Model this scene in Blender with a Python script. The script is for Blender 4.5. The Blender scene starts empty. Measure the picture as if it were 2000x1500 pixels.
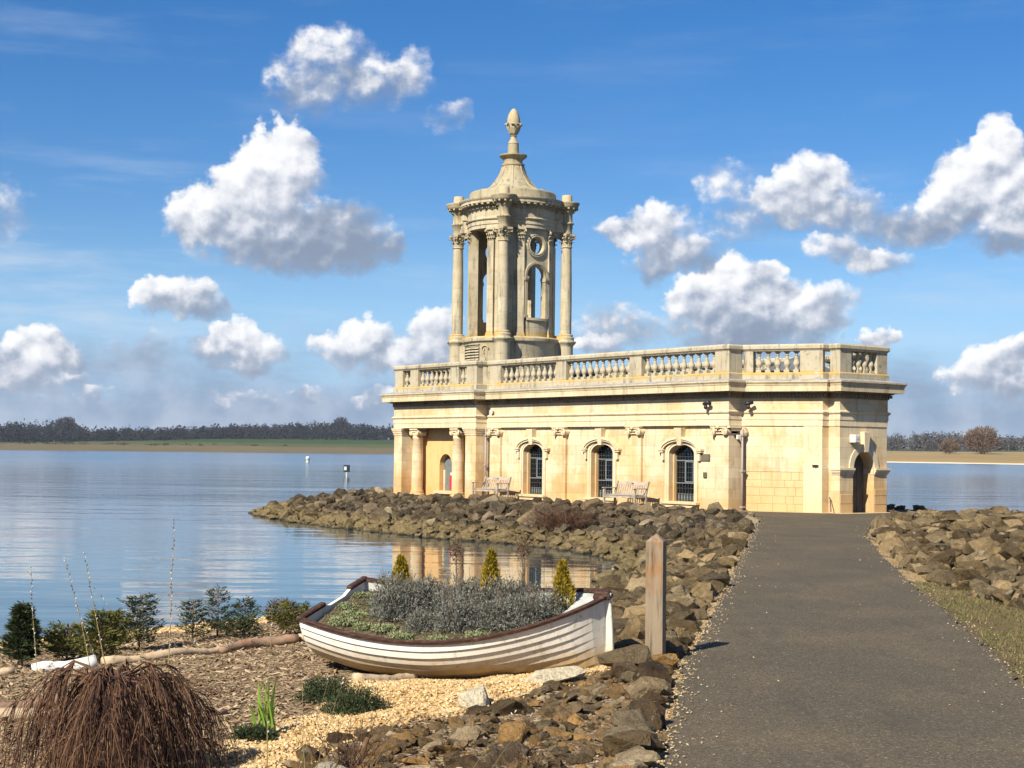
import bpy, bmesh, math, random
import numpy as np
from mathutils import Vector, Matrix, noise as mnoise
random.seed(7); RNG = np.random.default_rng(7)
R = math.radians
scene = bpy.context.scene
COL = scene.collection

# ------------------------------------------------------------------ camera
PITCH, ROLL, EYE = R(2.56), R(0.7), 1.7
cam_data = bpy.data.cameras.new("camera")
cam_data.sensor_width = 36.0
cam_data.lens = 54.0
cam_data.clip_start = 0.1
cam_data.clip_end = 30000
cam = bpy.data.objects.new("camera", cam_data)
COL.objects.link(cam)
_f = Vector((0, math.cos(PITCH), math.sin(PITCH)))
_r0 = Vector((1, 0, 0)); _u0 = _r0.cross(_f)
_r = _r0 * math.cos(ROLL) + _u0 * math.sin(ROLL)
_u = -_r0 * math.sin(ROLL) + _u0 * math.cos(ROLL)
cam.matrix_world = Matrix(((_r.x, _u.x, -_f.x, 0), (_r.y, _u.y, -_f.y, 0), (_r.z, _u.z, -_f.z, EYE), (0, 0, 0, 1)))
scene.camera = cam

# ------------------------------------------------------------------ colour management
scene.view_settings.view_transform = 'Standard'
scene.view_settings.look = 'None'
scene.view_settings.exposure = 0.86
scene.view_settings.gamma = 1.0
scene.view_settings.use_curve_mapping = False
scene.cycles.max_bounces = 6
scene.cycles.diffuse_bounces = 2
scene.cycles.volume_bounces = 0
scene.cycles.transparent_max_bounces = 8
scene.cycles.caustics_reflective = False
scene.cycles.caustics_refractive = False

# ------------------------------------------------------------------ sun
SUN_AZ, SUN_EL = R(35.0), R(39.0)      # light travels 35 deg right of the view direction, sun behind the camera on the left
sdir = Vector((math.sin(SUN_AZ) * math.cos(SUN_EL), math.cos(SUN_AZ) * math.cos(SUN_EL), -math.sin(SUN_EL)))
sun_data = bpy.data.lights.new("sun", 'SUN')
sun_data.energy = 5.0
sun_data.angle = R(0.53)
sun_data.color = (1.0, 0.92, 0.76)
sun = bpy.data.objects.new("sun", sun_data)
sun.rotation_euler = sdir.to_track_quat('-Z', 'Y').to_euler()
COL.objects.link(sun)

# ------------------------------------------------------------------ node helpers
class NT:
    def __init__(s, tree): s.t = tree; s.n = tree.nodes; s.l = tree.links
    def new(s, typ, **kw):
        nd = s.n.new(typ)
        for k, v in kw.items(): setattr(nd, k, v)
        return nd
    def put(s, sock, v):
        if isinstance(v, bpy.types.NodeSocket): s.l.new(v, sock)
        elif v is not None:
            if hasattr(sock.default_value, '__len__') and isinstance(v, (tuple, list)) and len(sock.default_value) == 4 and len(v) == 3: v = (*v, 1)
            sock.default_value = v
    def m(s, op, a, b=None, c=None, clamp=False):
        nd = s.new('ShaderNodeMath', operation=op, use_clamp=clamp)
        s.put(nd.inputs[0], a)
        if b is not None: s.put(nd.inputs[1], b)
        if c is not None: s.put(nd.inputs[2], c)
        return nd.outputs[0]
    def v(s, op, a, b=None, c=None):
        nd = s.new('ShaderNodeVectorMath', operation=op)
        s.put(nd.inputs[0], a)
        if b is not None:
            if op == 'SCALE': s.put(nd.inputs['Scale'], b)
            else: s.put(nd.inputs[1], b)
        if c is not None: s.put(nd.inputs[2], c)
        return nd.outputs['Value'] if op in ('DOT_PRODUCT', 'LENGTH', 'DISTANCE') else nd.outputs[0]
    def mix(s, f, a, b, blend='MIX'):
        nd = s.new('ShaderNodeMix', data_type='RGBA', blend_type=blend)
        s.put(nd.inputs[0], f); s.put(nd.inputs[6], a); s.put(nd.inputs[7], b)
        return nd.outputs[2]
    def sstep(s, x, a, b, lo=0.0, hi=1.0):
        nd = s.new('ShaderNodeMapRange', interpolation_type='SMOOTHSTEP')
        s.put(nd.inputs[0], x); nd.inputs[1].default_value = a; nd.inputs[2].default_value = b
        nd.inputs[3].default_value = lo; nd.inputs[4].default_value = hi
        return nd.outputs[0]
    def noise(s, vec, scale, detail=4, rough=0.55, out='Fac', lac=2.0):
        nd = s.new('ShaderNodeTexNoise'); s.put(nd.inputs['Vector'], vec)
        nd.inputs['Scale'].default_value = scale; nd.inputs['Detail'].default_value = detail
        nd.inputs['Roughness'].default_value = rough; nd.inputs['Lacunarity'].default_value = lac
        return nd.outputs[out]
    def ramp(s, f, stops, interp='LINEAR'):
        nd = s.new('ShaderNodeValToRGB'); s.put(nd.inputs[0], f)
        e = nd.color_ramp.elements; nd.color_ramp.interpolation = interp
        while len(e) < len(stops): e.new(0.5)
        for el, (p, c) in zip(e, stops): el.position = p; el.color = (*c, 1)
        return nd.outputs[0]
    def xyz(s, v):
        nd = s.new('ShaderNodeSeparateXYZ'); s.put(nd.inputs[0], v); return nd.outputs
    def comb(s, x, y, z):
        nd = s.new('ShaderNodeCombineXYZ')
        for i, q in enumerate((x, y, z)): s.put(nd.inputs[i], q)
        return nd.outputs[0]

# ------------------------------------------------------------------ world: daylight sky with cumulus
world = bpy.data.worlds.new("World"); scene.world = world; world.use_nodes = True
W = NT(world.node_tree); W.n.clear()
wo = W.new('ShaderNodeOutputWorld')
sky = W.new('ShaderNodeTexSky', sky_type='NISHITA')
sky.sun_disc = False
sky.sun_elevation = SUN_EL
sky.sun_rotation = math.pi + SUN_AZ
sky.air_density = 1.0; sky.dust_density = 0.25; sky.ozone_density = 1.8; sky.altitude = 100
tc = W.new('ShaderNodeTexCoord').outputs['Generated']
D = W.v('NORMALIZE', tc)
dx, dy, dz = W.xyz(D)
AZ = W.m('MULTIPLY', W.m('ARCTAN2', dx, dy), 57.2958)
EL = W.m('MULTIPLY', W.m('ARCSINE', dz), 57.2958)
P = W.comb(AZ, EL, 0.0)
hsv = W.new('ShaderNodeHueSaturation'); W.put(hsv.inputs['Color'], sky.outputs[0])
hsv.inputs['Saturation'].default_value = 1.42; hsv.inputs['Value'].default_value = 1.0
skycol = W.mix(1.0, hsv.outputs[0], (0.84, 0.93, 1.14), 'MULTIPLY')
skycol = W.mix(W.sstep(EL, 9.0, 0.5, 0.0, 0.75), skycol, (3.5, 6.3, 10.3))
bg_sky = W.new('ShaderNodeBackground'); W.put(bg_sky.inputs[0], skycol); bg_sky.inputs[1].default_value = 0.055
# the warp that gives the clouds their billows
n1 = W.noise(P, 0.55, 2, 0.5, 'Color')
n2 = W.noise(P, 1.9, 5, 0.55, 'Color')
w1 = W.v('MULTIPLY', W.v('SUBTRACT', n1, (0.5, 0.5, 0.5)), (2.2, 1.5, 0))
w2 = W.v('MULTIPLY', W.v('SUBTRACT', n2, (0.5, 0.5, 0.5)), (1.1, 0.95, 0))
PW = W.v('ADD', P, W.v('ADD', w1, w2))
# cumulus: (opacity, brightness, azimuth, elevation, half width, half height) in degrees
CUM = [
 (.62,-.1,-6.87,14.42,1.24,.92),(.55,-.1,-7.61,13.39,1.62,.95),(.6,-.15,-5.52,13.56,1.81,.92),(.6,.1,-4.18,13.79,.95,.8),(.5,-.2,-8.55,13.17,.86,.53),(.42,0,-2.43,12.45,.8,.53),
 (1,.35,-8.29,11.07,.8,.92),(1,.35,-9.06,10.11,1.11,1.05),(1,.3,-8.49,9.95,.95,1.53),(1,.3,-10.16,9.23,1.43,.99),(1,.2,-11.07,8.36,1.53,.86),(1,0,-9.58,8.04,2.2,1.05),(1,-.5,-7.7,7.82,2.2,1.0),(.9,-.6,-5.99,7.68,1.53,.95),(.75,-.1,-4.56,7.59,.61,.53),
 (1,.2,-12.4,5.56,1.18,.61),(.9,.3,-13.4,5.58,.53,.5),(.8,-.5,-11.38,5.14,1.05,.42),
 (1,.3,-17.27,3.51,1.05,.69),(.95,0,-16.47,3.14,.92,.5),(.8,0,-17.94,2.58,1.15,.76),(.6,0,-16.36,2.26,1.15,.48),
 (1,.3,-10.15,3.94,.92,.73),(.95,.1,-9.49,3.54,.92,.65),(.7,-.4,-10.97,3.51,1.15,.57),(.5,-.6,-13.35,3.44,1.24,.65),
 (1,.25,-5.36,4.19,.99,.61),(.9,.1,-6.12,3.8,1.05,.61),(.8,-.1,-4.78,3.44,.86,.61),(1,.3,-2.9,4.62,.95,.8),(.9,.1,-3.17,3.66,1.15,.86),
 (.95,.1,5.48,8.11,1.18,.92),(.9,-.1,6.44,7.36,1.11,.76),(.8,.15,4.05,8.34,.92,.42),(.8,-.4,5.3,7.07,1.15,.53),(.55,-.6,7.58,6.69,.76,.34),
 (.85,.2,11.02,9.92,.99,.92),(.85,.05,10.19,9.19,1.34,.8),(.8,-.1,11.85,8.98,1.34,.8),(.4,0,8.12,9.78,1.05,.76),(.45,-.1,8.51,8.66,1.34,.86),(.65,-.2,13.5,8.57,1.43,.73),(.8,-.3,14.95,8.36,1.53,.76),(.85,0,15.66,8.79,1.15,.76),
 (1,.4,17.52,10.79,.92,.99),(1,.3,17.16,9.91,1.43,1.15),(1,.25,18.21,8.98,1.24,1.15),(.95,.1,16.37,9.22,1.15,.86),(.8,-.7,17.77,7.73,1.15,.48),
 (1,.3,8.14,6.22,1.05,.92),(1,.1,7.02,5.56,1.15,.8),(1,.1,9.27,5.46,1.53,.92),(1,.1,11.13,5.18,1.24,.86),(1,-.5,8.34,4.5,2.1,.76),(1,.3,9.08,6.31,.67,.57),
 (.75,.2,12.04,7.53,.99,.57),(.75,.1,13.14,7.11,1.05,.5),(.4,-.1,14.23,6.9,.76,.34),
 (1,.25,17.59,3.2,1.43,.69),(1,.25,18.28,3.56,.95,.65),(.9,0,18.2,2.74,1.34,.65),
 (.55,-.3,3.61,4.69,1.15,.73),(.6,-.1,4.75,4.51,1.24,.65),(.9,.3,3.04,4.21,.76,.34),(.9,.3,13.54,4.23,.42,.29),
 (.35,-.1,-18.61,8.34,.86,1.15),(.6,.1,-7.59,2.07,.48,.23),(.5,0,-4.95,2.01,.95,.27),(.4,0,-10.02,2.02,1.15,.27),(.7,.2,-15.29,1.92,.48,.27)]
acc = None; PQ = PW
for kq, (op, br, ca, ce, ra, re) in enumerate(CUM):
    if kq and kq % 5 == 0: PQ = W.v('MULTIPLY_ADD', acc, (1e-7, 1e-7, 0), PQ)   # evaluate the clouds in turn
    ra *= 1.45; re *= 1.5
    sc = W.v('MULTIPLY_ADD', PQ, (1 / ra, 1 / re, 0), (-ca / ra, -ce / re, 0))
    w = W.m('MULTIPLY_ADD', W.v('DOT_PRODUCT', sc, sc), -op, op, clamp=True)
    w4 = W.m('POWER', w, 3.0)
    h = W.m('ADD', W.v('DOT_PRODUCT', sc, (-0.30, 0.75, 0)), br)
    hv = W.comb(h, 1.0, 0.0)
    acc = W.v('MULTIPLY_ADD', hv, w4, acc if acc is not None else (0, 0, 0))
num, den, _z = W.xyz(acc)
f = W.m('POWER', den, 1 / 3.0)
shade = W.m('DIVIDE', num, W.m('ADD', den, 0.004))
nd_a = W.noise(P, 0.95, 4, 0.46); nd_b = W.noise(W.v('ADD', P, (0.18, -0.34, 0)), 0.95, 4, 0.46)
relief = W.m('SUBTRACT', nd_a, nd_b)
frag_ = W.noise(W.v('MULTIPLY', P, (0.8, 1.1, 0)), 2.3, 7, 0.66)
lit = W.m('MULTIPLY_ADD', relief, 2.2, W.m('MULTIPLY_ADD', W.m('SUBTRACT', nd_a, 0.5), 0.30, shade))
litf = W.sstep(W.m('MULTIPLY_ADD', W.m('SUBTRACT', frag_, 0.5), 0.45, lit), -0.75, 0.85)
frag = frag_
fv = W.m('ADD', f, W.m('ADD', W.m('MULTIPLY_ADD', nd_a, 0.55, -0.29), W.m('MULTIPLY_ADD', frag, 0.62, -0.31)))
wdt = W.m('MULTIPLY_ADD', litf, -0.45, 1.0)
dens = W.sstep(W.m('DIVIDE', fv, wdt), 0.02, 0.95)
dens = W.m('MULTIPLY', dens, W.sstep(f, 0.0, 0.10))
ccol = W.ramp(litf, [(0.0, (0.15, 0.185, 0.25)), (0.35, (0.245, 0.278, 0.34)), (0.7, (0.42, 0.432, 0.47)), (1.0, (0.58, 0.58, 0.58))])
# the same weather all round: scattered cumulus outside the view, and a low pale bank along the horizon
outside = W.m('MAXIMUM', W.sstep(W.m('ABSOLUTE', AZ), 20.5, 27), W.sstep(EL, 17.5, 24))
gv = W.v('DIVIDE', D, W.comb(W.m('ADD', dz, 0.12), W.m('ADD', dz, 0.12), W.m('ADD', dz, 0.12)))
gn = W.noise(gv, 1.1, 6, 0.6)
gd = W.m('MULTIPLY', W.sstep(gn, 0.52, 0.66), outside)
gcol = W.ramp(gn, [(0.5, (0.56, 0.57, 0.59)), (0.75, (0.27, 0.30, 0.37))])
bank_n = W.noise(W.v('MULTIPLY', P, (0.16, 0.55, 0)), 1.0, 5, 0.6)
bank = W.m('MULTIPLY', W.sstep(W.m('MULTIPLY_ADD', bank_n, 4.0, W.m('MULTIPLY_ADD', EL, -0.75, 1.5)), 0.0, 2.6), 0.93)
wisp_n = W.noise(W.v('MULTIPLY', P, (0.085, 0.55, 0)), 1.0, 7, 0.62)
wisp = W.m('MULTIPLY', W.sstep(wisp_n, 0.47, 0.74), W.m('MULTIPLY', W.sstep(EL, 3, 13, 0.75, 0.18), W.sstep(AZ, -6, -15, 0.45, 1.0)))
bankcol = W.mix(W.sstep(W.noise(P, 0.5, 4, 0.55), 0.35, 0.7), (0.145, 0.20, 0.285), (0.25, 0.292, 0.365))
def layer(below, colr, fac):
    b = W.new('ShaderNodeBackground'); W.put(b.inputs[0], colr)
    mx = W.new('ShaderNodeMixShader'); W.put(mx.inputs[0], fac)
    W.l.new(below, mx.inputs[1]); W.l.new(b.outputs[0], mx.inputs[2]); return mx.outputs[0]
sh = layer(bg_sky.outputs[0], (0.36, 0.41, 0.48), wisp)
sh = layer(sh, bankcol, bank)
sh = layer(sh, gcol, gd)
sh = layer(sh, ccol, W.m('MULTIPLY', dens, 0.97))
W.l.new(sh, wo.inputs['Surface'])
world.cycles.sampling_method = 'MANUAL'
world.cycles.sample_map_resolution = 512

# ------------------------------------------------------------------ object helpers
def link(o, parent=None):
    COL.objects.link(o)
    if parent is not None: o.parent = parent
    return o
def tag(o, label=None, cat=None, group=None, kind=None):
    if label: o['label'] = label
    if cat: o['category'] = cat
    if group: o['group'] = group
    if kind: o['kind'] = kind
    return o
def empty(name, loc=(0, 0, 0), rz=0.0, parent=None):
    o = bpy.data.objects.new(name, None); o.location = loc; o.rotation_euler = (0, 0, rz)
    o.empty_display_size = 0.2
    return link(o, parent)
def copy_tree(o, parent=None):
    c = o.copy(); COL.objects.link(c)
    if parent is not None: c.parent = parent
    for ch in list(o.children): copy_tree(ch, c)
    return c

class MB:
    def __init__(s): s.v = []; s.f = []; s.sm = []
    def add(s, vs, fs, smooth=False):
        b = len(s.v); s.v.extend(tuple(p) for p in vs)
        for q in fs: s.f.append([b + i for i in q]); s.sm.append(smooth)
        return s
    def box(s, x0, x1, y0, y1, z0, z1, top=1.0, mat=None):
        cx, cy = (x0 + x1) / 2, (y0 + y1) / 2
        vs = [(x0, y0, z0), (x1, y0, z0), (x1, y1, z0), (x0, y1, z0)]
        vs += [(cx + (a - cx) * top, cy + (b - cy) * top, z1) for a, b, _ in vs]
        if mat is not None: vs = [tuple(mat @ Vector(p)) for p in vs]
        return s.add(vs, [(3, 2, 1, 0), (4, 5, 6, 7), (0, 1, 5, 4), (1, 2, 6, 5), (2, 3, 7, 6), (3, 0, 4, 7)])
    def quad(s, a, b, c, d): return s.add([a, b, c, d], [(0, 1, 2, 3)])
    def lathe(s, prof, cx=0, cy=0, seg=16, smooth=True, a0=0.0, a1=2 * math.pi, mat=None):
        full = abs(a1 - a0) >= 2 * math.pi - 1e-6
        n = seg if full else seg + 1
        vs = []
        for (r, z) in prof:
            for i in range(n):
                a = a0 + (a1 - a0) * i / seg
                vs.append((cx + r * math.cos(a), cy + r * math.sin(a), z))
        if mat is not None: vs = [tuple(mat @ Vector(p)) for p in vs]
        fs = []
        for k in range(len(prof) - 1):
            for i in range(seg):
                j = (i + 1) % n
                fs.append((k * n + i, k * n + j, (k + 1) * n + j, (k + 1) * n + i))
        return s.add(vs, fs, smooth)
    def sweep(s, prof, path, closed=True, ring=False):
        n = len(path); rings = []
        for i in range(n):
            p = Vector(path[i])
            a = Vector(path[i - 1]) if (closed or i > 0) else None
            b = Vector(path[(i + 1) % n]) if (closed or i < n - 1) else None
            n1 = n2 = None
            if a is not None: e = (p - a).normalized(); n1 = Vector((e.y, -e.x))
            if b is not None: e = (b - p).normalized(); n2 = Vector((e.y, -e.x))
            if n1 is None: n1 = n2
            if n2 is None: n2 = n1
            mdir = (n1 + n2); mdir = mdir / max(1e-6, mdir.dot(n1))
            rings.append([(p.x + mdir.x * d, p.y + mdir.y * d, z) for d, z in prof])
        m = len(prof); vs = [q for r_ in rings for q in r_]; fs = []
        for i in range(n if closed else n - 1):
            j = (i + 1) % n
            for k in range(m if ring else m - 1):
                k2 = (k + 1) % m
                fs.append((i * m + k, j * m + k, j * m + k2, i * m + k2))
        return s.add(vs, fs)
    def tube(s, pts, rad, seg=6, smooth=True, cap=True):
        pts = [Vector(p) for p in pts]; n = len(pts)
        if not hasattr(rad, '__len__'): rad = [rad] * n
        t = (pts[1] - pts[0]).normalized()
        u = t.orthogonal().normalized(); vs = []
        for i in range(n):
            t = (pts[min(i + 1, n - 1)] - pts[max(i - 1, 0)]).normalized()
            u = (u - t * u.dot(t)).normalized(); w = t.cross(u)
            for k in range(seg):
                a = 2 * math.pi * k / seg
                vs.append(tuple(pts[i] + (u * math.cos(a) + w * math.sin(a)) * rad[i]))
        fs = [(i * seg + k, i * seg + (k + 1) % seg, (i + 1) * seg + (k + 1) % seg, (i + 1) * seg + k) for i in range(n - 1) for k in range(seg)]
        if cap: fs += [tuple(range(seg - 1, -1, -1)), tuple(range((n - 1) * seg, n * seg))]
        return s.add(vs, fs, smooth)
    def mesh(s, name, mat=None, fix=True):
        me = bpy.data.meshes.new(name); me.from_pydata(s.v, [], s.f)
        me.polygons.foreach_set('use_smooth', s.sm)
        if fix:
            bm = bmesh.new(); bm.from_mesh(me); bmesh.ops.recalc_face_normals(bm, faces=bm.faces); bm.to_mesh(me); bm.free()
        if mat: me.materials.append(mat)
        me.update(); return me
    def build(s, name, mat=None, parent=None, fix=True, loc=None, rz=None):
        o = bpy.data.objects.new(name, s.mesh(name, mat, fix))
        if loc is not None: o.location = loc
        if rz is not None: o.rotation_euler = (0, 0, rz)
        return link(o, parent)
def inst(name, me, parent=None, loc=(0, 0, 0), rot=(0, 0, 0), scale=(1, 1, 1)):
    o = bpy.data.objects.new(name, me); o.location = loc; o.rotation_euler = rot; o.scale = scale
    return link(o, parent)
def bevel(o, w, seg=1):
    md = o.modifiers.new('bevel', 'BEVEL'); md.width = w; md.segments = seg; md.limit_method = 'ANGLE'; md.angle_limit = R(35)
    return o

# ------------------------------------------------------------------ materials
def new_mat(name):
    m = bpy.data.materials.new(name); m.use_nodes = True
    t = NT(m.node_tree); t.n.clear()
    out = t.new('ShaderNodeOutputMaterial'); b = t.new('ShaderNodeBsdfPrincipled')
    t.l.new(b.outputs[0], out.inputs[0])
    b.inputs['Specular IOR Level'].default_value = 0.3
    return m, t, b
def bump(t, b, height, strength=0.5, dist=0.02, prev=None):
    nd = t.new('ShaderNodeBump'); t.put(nd.inputs['Height'], height)
    nd.inputs['Strength'].default_value = strength; nd.inputs['Distance'].default_value = dist
    if prev is not None: t.l.new(prev, nd.inputs['Normal'])
    t.l.new(nd.outputs[0], b.inputs['Normal']); return nd.outputs[0]
def simple(name, col, rough=0.7, var=0.15, scale=8.0, bmp=0.15, metal=0.0, spec=0.3):
    m, t, b = new_mat(name)
    co = t.new('ShaderNodeTexCoord').outputs['Object']
    n = t.noise(co, scale, 5, 0.6)
    dark = tuple(c * (1 - var) for c in col); lite = tuple(min(1, c * (1 + var)) for c in col)
    t.put(b.inputs['Base Color'], t.ramp(n, [(0.3, dark), (0.7, lite)]))
    b.inputs['Roughness'].default_value = rough; b.inputs['Metallic'].default_value = metal
    b.inputs['Specular IOR Level'].default_value = spec
    if bmp: bump(t, b, n, bmp, 0.01)
    return m
def stone(name, base, stain, grime, joints=True, ledge=None, lichen=0.0, bw=0.78, bh=0.33, stain_amt=0.5, grime_amt=0.35, foot=0.0):
    m, t, b = new_mat(name)
    co = t.new('ShaderNodeTexCoord').outputs['Object']
    x, y, z = t.xyz(co)
    big = t.noise(co, 0.9, 5, 0.6); mid = t.noise(co, 5.0, 6, 0.65); fine = t.noise(co, 42.0, 5, 0.7)
    c = t.mix(t.m('MULTIPLY', t.sstep(big, 0.42, 0.64), stain_amt), base, stain)
    c = t.mix(t.m('MULTIPLY', t.sstep(mid, 0.3, 0.75), 0.22), c, tuple(min(1, q * 1.25) for q in base))
    if foot:
        fz = t.m('MULTIPLY_ADD', big, 1.5, t.m('MULTIPLY', z, -1.0))
        c = t.mix(t.m('MULTIPLY', t.sstep(fz, -0.5, 0.6), foot), c, tuple(q * k for q, k in zip(stain, (1.0, 0.9, 0.75))))
    streak = t.noise(t.v('MULTIPLY', co, (6.0, 6.0, 0.7)), 1.0, 5, 0.65)
    c = t.mix(t.m('MULTIPLY', t.sstep(streak, 0.50, 0.72), grime_amt), c, grime)
    if lichen:
        ln = t.noise(t.v('ADD', co, (3.1, 7.7, 1.3)), 7.0, 6, 0.7)
        c = t.mix(t.m('MULTIPLY', t.sstep(ln, 0.56, 0.68), lichen), c, (0.16, 0.145, 0.10))
        ln2 = t.noise(t.v('ADD', co, (13.1, 2.7, 5.3)), 3.1, 6, 0.7)
        c = t.mix(t.m('MULTIPLY', t.sstep(ln2, 0.6, 0.7), lichen * 0.8), c, (0.45, 0.28, 0.05))
    if ledge:
        lg = t.m('MULTIPLY', t.sstep(z, ledge[0] - .05, ledge[0]), t.sstep(z, ledge[1] + .04, ledge[1]))
        lg = t.m('MULTIPLY', lg, t.sstep(t.noise(t.v('ADD', co, (2.1, 1.7, 9.3)), 2.2, 6, 0.7), 0.38, 0.58))
        c = t.mix(t.m('MULTIPLY', lg, 0.8), c, (0.42, 0.27, 0.055))
    patch = t.noise(t.v('ADD', co, (21.0, 4.0, 9.0)), 2.1, 6, 0.72)
    c = t.mix(t.m('MULTIPLY', t.sstep(patch, 0.54, 0.66), 0.30), c, grime)
    hgt = t.m('ADD', t.m('MULTIPLY', mid, 0.5), t.m('MULTIPLY', fine, 0.5))
    if joints:
        br = t.new('ShaderNodeTexBrick'); br.offset = 0.5
        t.put(br.inputs['Vector'], t.comb(t.m('ADD', x, t.m('MULTIPLY', y, 0.9)), z, 0.0))
        br.inputs['Scale'].default_value = 1.0; br.inputs['Brick Width'].default_value = bw; br.inputs['Row Height'].default_value = bh
        br.inputs['Mortar Size'].default_value = 0.006; br.inputs['Mortar Smooth'].default_value = 0.3
        br.inputs['Color1'].default_value = (0.80, 0.77, 0.72, 1); br.inputs['Color2'].default_value = (1.1, 1.07, 1.03, 1); br.inputs['Mortar'].default_value = (0.60, 0.52, 0.44, 1)
        br.inputs['Bias'].default_value = 0.1
        c = t.mix(0.62, c, t.mix(1.0, c, br.outputs['Color'], 'MULTIPLY'))
        hgt = t.m('SUBTRACT', hgt, t.m('MULTIPLY', br.outputs['Fac'], 0.5))
    t.put(b.inputs['Base Color'], c)
    b.inputs['Roughness'].default_value = 0.92; b.inputs['Specular IOR Level'].default_value = 0.15
    bump(t, b, hgt, 0.35, 0.012)
    return m
M = {}
M['wall'] = stone('limestone wall', (0.58, 0.485, 0.335), (0.52, 0.335, 0.15), (0.25, 0.18, 0.105), foot=0.6, stain_amt=0.75, grime_amt=0.42)
M['block'] = stone('limestone block', (0.54, 0.40, 0.22), (0.50, 0.29, 0.12), (0.34, 0.24, 0.13), joints=False, foot=0.4)
M['trim'] = stone('dressed limestone', (0.60, 0.50, 0.34), (0.50, 0.35, 0.18), (0.22, 0.17, 0.11), joints=False, stain_amt=0.35, grime_amt=0.35, foot=0.4)
M['cornice'] = stone('weathered cornice stone', (0.55, 0.475, 0.33), (0.42, 0.31, 0.16), (0.13, 0.11, 0.08), joints=True, bw=1.2, bh=9.0, lichen=0.25, grime_amt=0.5)
M['balus'] = stone('weathered balustrade stone', (0.39, 0.345, 0.255), (0.33, 0.27, 0.17), (0.09, 0.08, 0.062), joints=False, ledge=(4.19, 4.27), lichen=0.75, grime_amt=0.85)
M['tower'] = stone('grey tower stone', (0.44, 0.39, 0.285), (0.34, 0.285, 0.185), (0.10, 0.09, 0.07), joints=True, bw=1.1, bh=0.55, ledge=(6.2, 6.42), lichen=0.4, grime_amt=0.75)
M['towertrim'] = stone('carved tower stone', (0.38, 0.325, 0.22), (0.34, 0.26, 0.14), (0.085, 0.075, 0.06), joints=False, lichen=0.7, grime_amt=0.75)
M['bed'] = stone('grime and shade darkened bed mould', (0.27, 0.22, 0.15), (0.16, 0.125, 0.08), (0.06, 0.05, 0.04), joints=False, grime_amt=0.7)  # grime, plus the shade under the cornice put into the stone colour
M['towerroof'] = stone('lichened tower roof', (0.33, 0.29, 0.20), (0.30, 0.22, 0.10), (0.09, 0.08, 0.06), joints=False, lichen=0.85, grime_amt=0.8)
M['lead'] = simple('roof lead', (0.10, 0.11, 0.12), 0.6, 0.2, 3)
M['leadflash'] = simple('lead flashing', (0.30, 0.29, 0.28), 0.6, 0.4, 4)
M['dark'] = simple('dark interior', (0.012, 0.012, 0.014), 0.9, 0.1, 3, 0)
M['iron'] = simple('painted iron', (0.045, 0.055, 0.065), 0.5, 0.1, 20)
M['ironlite'] = simple('pale casement iron', (0.20, 0.22, 0.235), 0.5, 0.1, 20)
M['pipe'] = simple('downpipe paint', (0.30, 0.25, 0.23), 0.5, 0.1, 20)
M['white'] = simple('white plastic', (0.58, 0.56, 0.49), 0.4, 0.05, 10)
M['black'] = simple('shadow gap black', (0.02, 0.02, 0.022), 0.4, 0.1, 10)
M['bronze'] = simple('bronze plaque', (0.10, 0.085, 0.06), 0.45, 0.3, 30)
M['bronzetxt'] = simple('raised bronze lettering', (0.24, 0.21, 0.15), 0.45, 0.1, 30)
M['radiator'] = simple('pale radiator', (0.6, 0.58, 0.5), 0.6, 0.05, 10)
M['red'] = simple('red cloth', (0.45, 0.02, 0.03), 0.8, 0.2, 10)
mg, tg, bg_ = new_mat('window glass')
tg.n.clear(); og = tg.new('ShaderNodeOutputMaterial'); tr = tg.new('ShaderNodeBsdfTransparent'); tr.inputs[0].default_value = (0.5, 0.55, 0.58, 1)
gl = tg.new('ShaderNodeBsdfGlossy'); gl.inputs['Roughness'].default_value = 0.08; gl.inputs[0].default_value = (0.8, 0.85, 0.9, 1)
mx = tg.new('ShaderNodeMixShader'); mx.inputs[0].default_value = 0.07
tg.l.new(tr.outputs[0], mx.inputs[1]); tg.l.new(gl.outputs[0], mx.inputs[2]); tg.l.new(mx.outputs[0], og.inputs[0])
M['glass'] = mg
def wood(name, base, dark, warm, scale=(14, 14, 1.2), rough=0.8, bmp=0.5):
    m, t, b = new_mat(name)
    co = t.new('ShaderNodeTexCoord').outputs['Object']
    g = t.noise(t.v('MULTIPLY', co, scale), 2.2, 7, 0.65)
    n = t.noise(co, 3.0, 4, 0.6)
    c = t.ramp(g, [(0.28, dark), (0.45, base), (0.75, tuple(min(1, q * 1.35) for q in base))])
    c = t.mix(t.m('MULTIPLY', t.sstep(n, 0.45, 0.62), 0.7), c, t.ramp(g, [(0.3, tuple(q * 0.45 for q in warm)), (0.6, warm)]))
    t.put(b.inputs['Base Color'], c); b.inputs['Roughness'].default_value = rough
    bump(t, b, g, bmp, 0.01); return m
M['post'] = wood('weathered oak post', (0.20, 0.155, 0.105), (0.022, 0.015, 0.01), (0.27, 0.13, 0.045))
M['bench'] = wood('silvered teak', (0.34, 0.29, 0.235), (0.10, 0.08, 0.065), (0.30, 0.23, 0.17), scale=(3, 14, 14), bmp=0.3)
M['log'] = wood('brown branch bark', (0.23, 0.15, 0.10), (0.06, 0.04, 0.03), (0.32, 0.16, 0.09), scale=(6, 6, 6))
M['logpale'] = wood('pale stripped branch', (0.42, 0.32, 0.21), (0.12, 0.09, 0.06), (0.36, 0.25, 0.15), scale=(6, 6, 6))
mb_, tb, bb = new_mat('birch bark')
co = tb.new('ShaderNodeTexCoord').outputs['Object']
nb = tb.noise(tb.v('MULTIPLY', co, (5, 12, 12)), 1.6, 6, 0.7)
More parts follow.
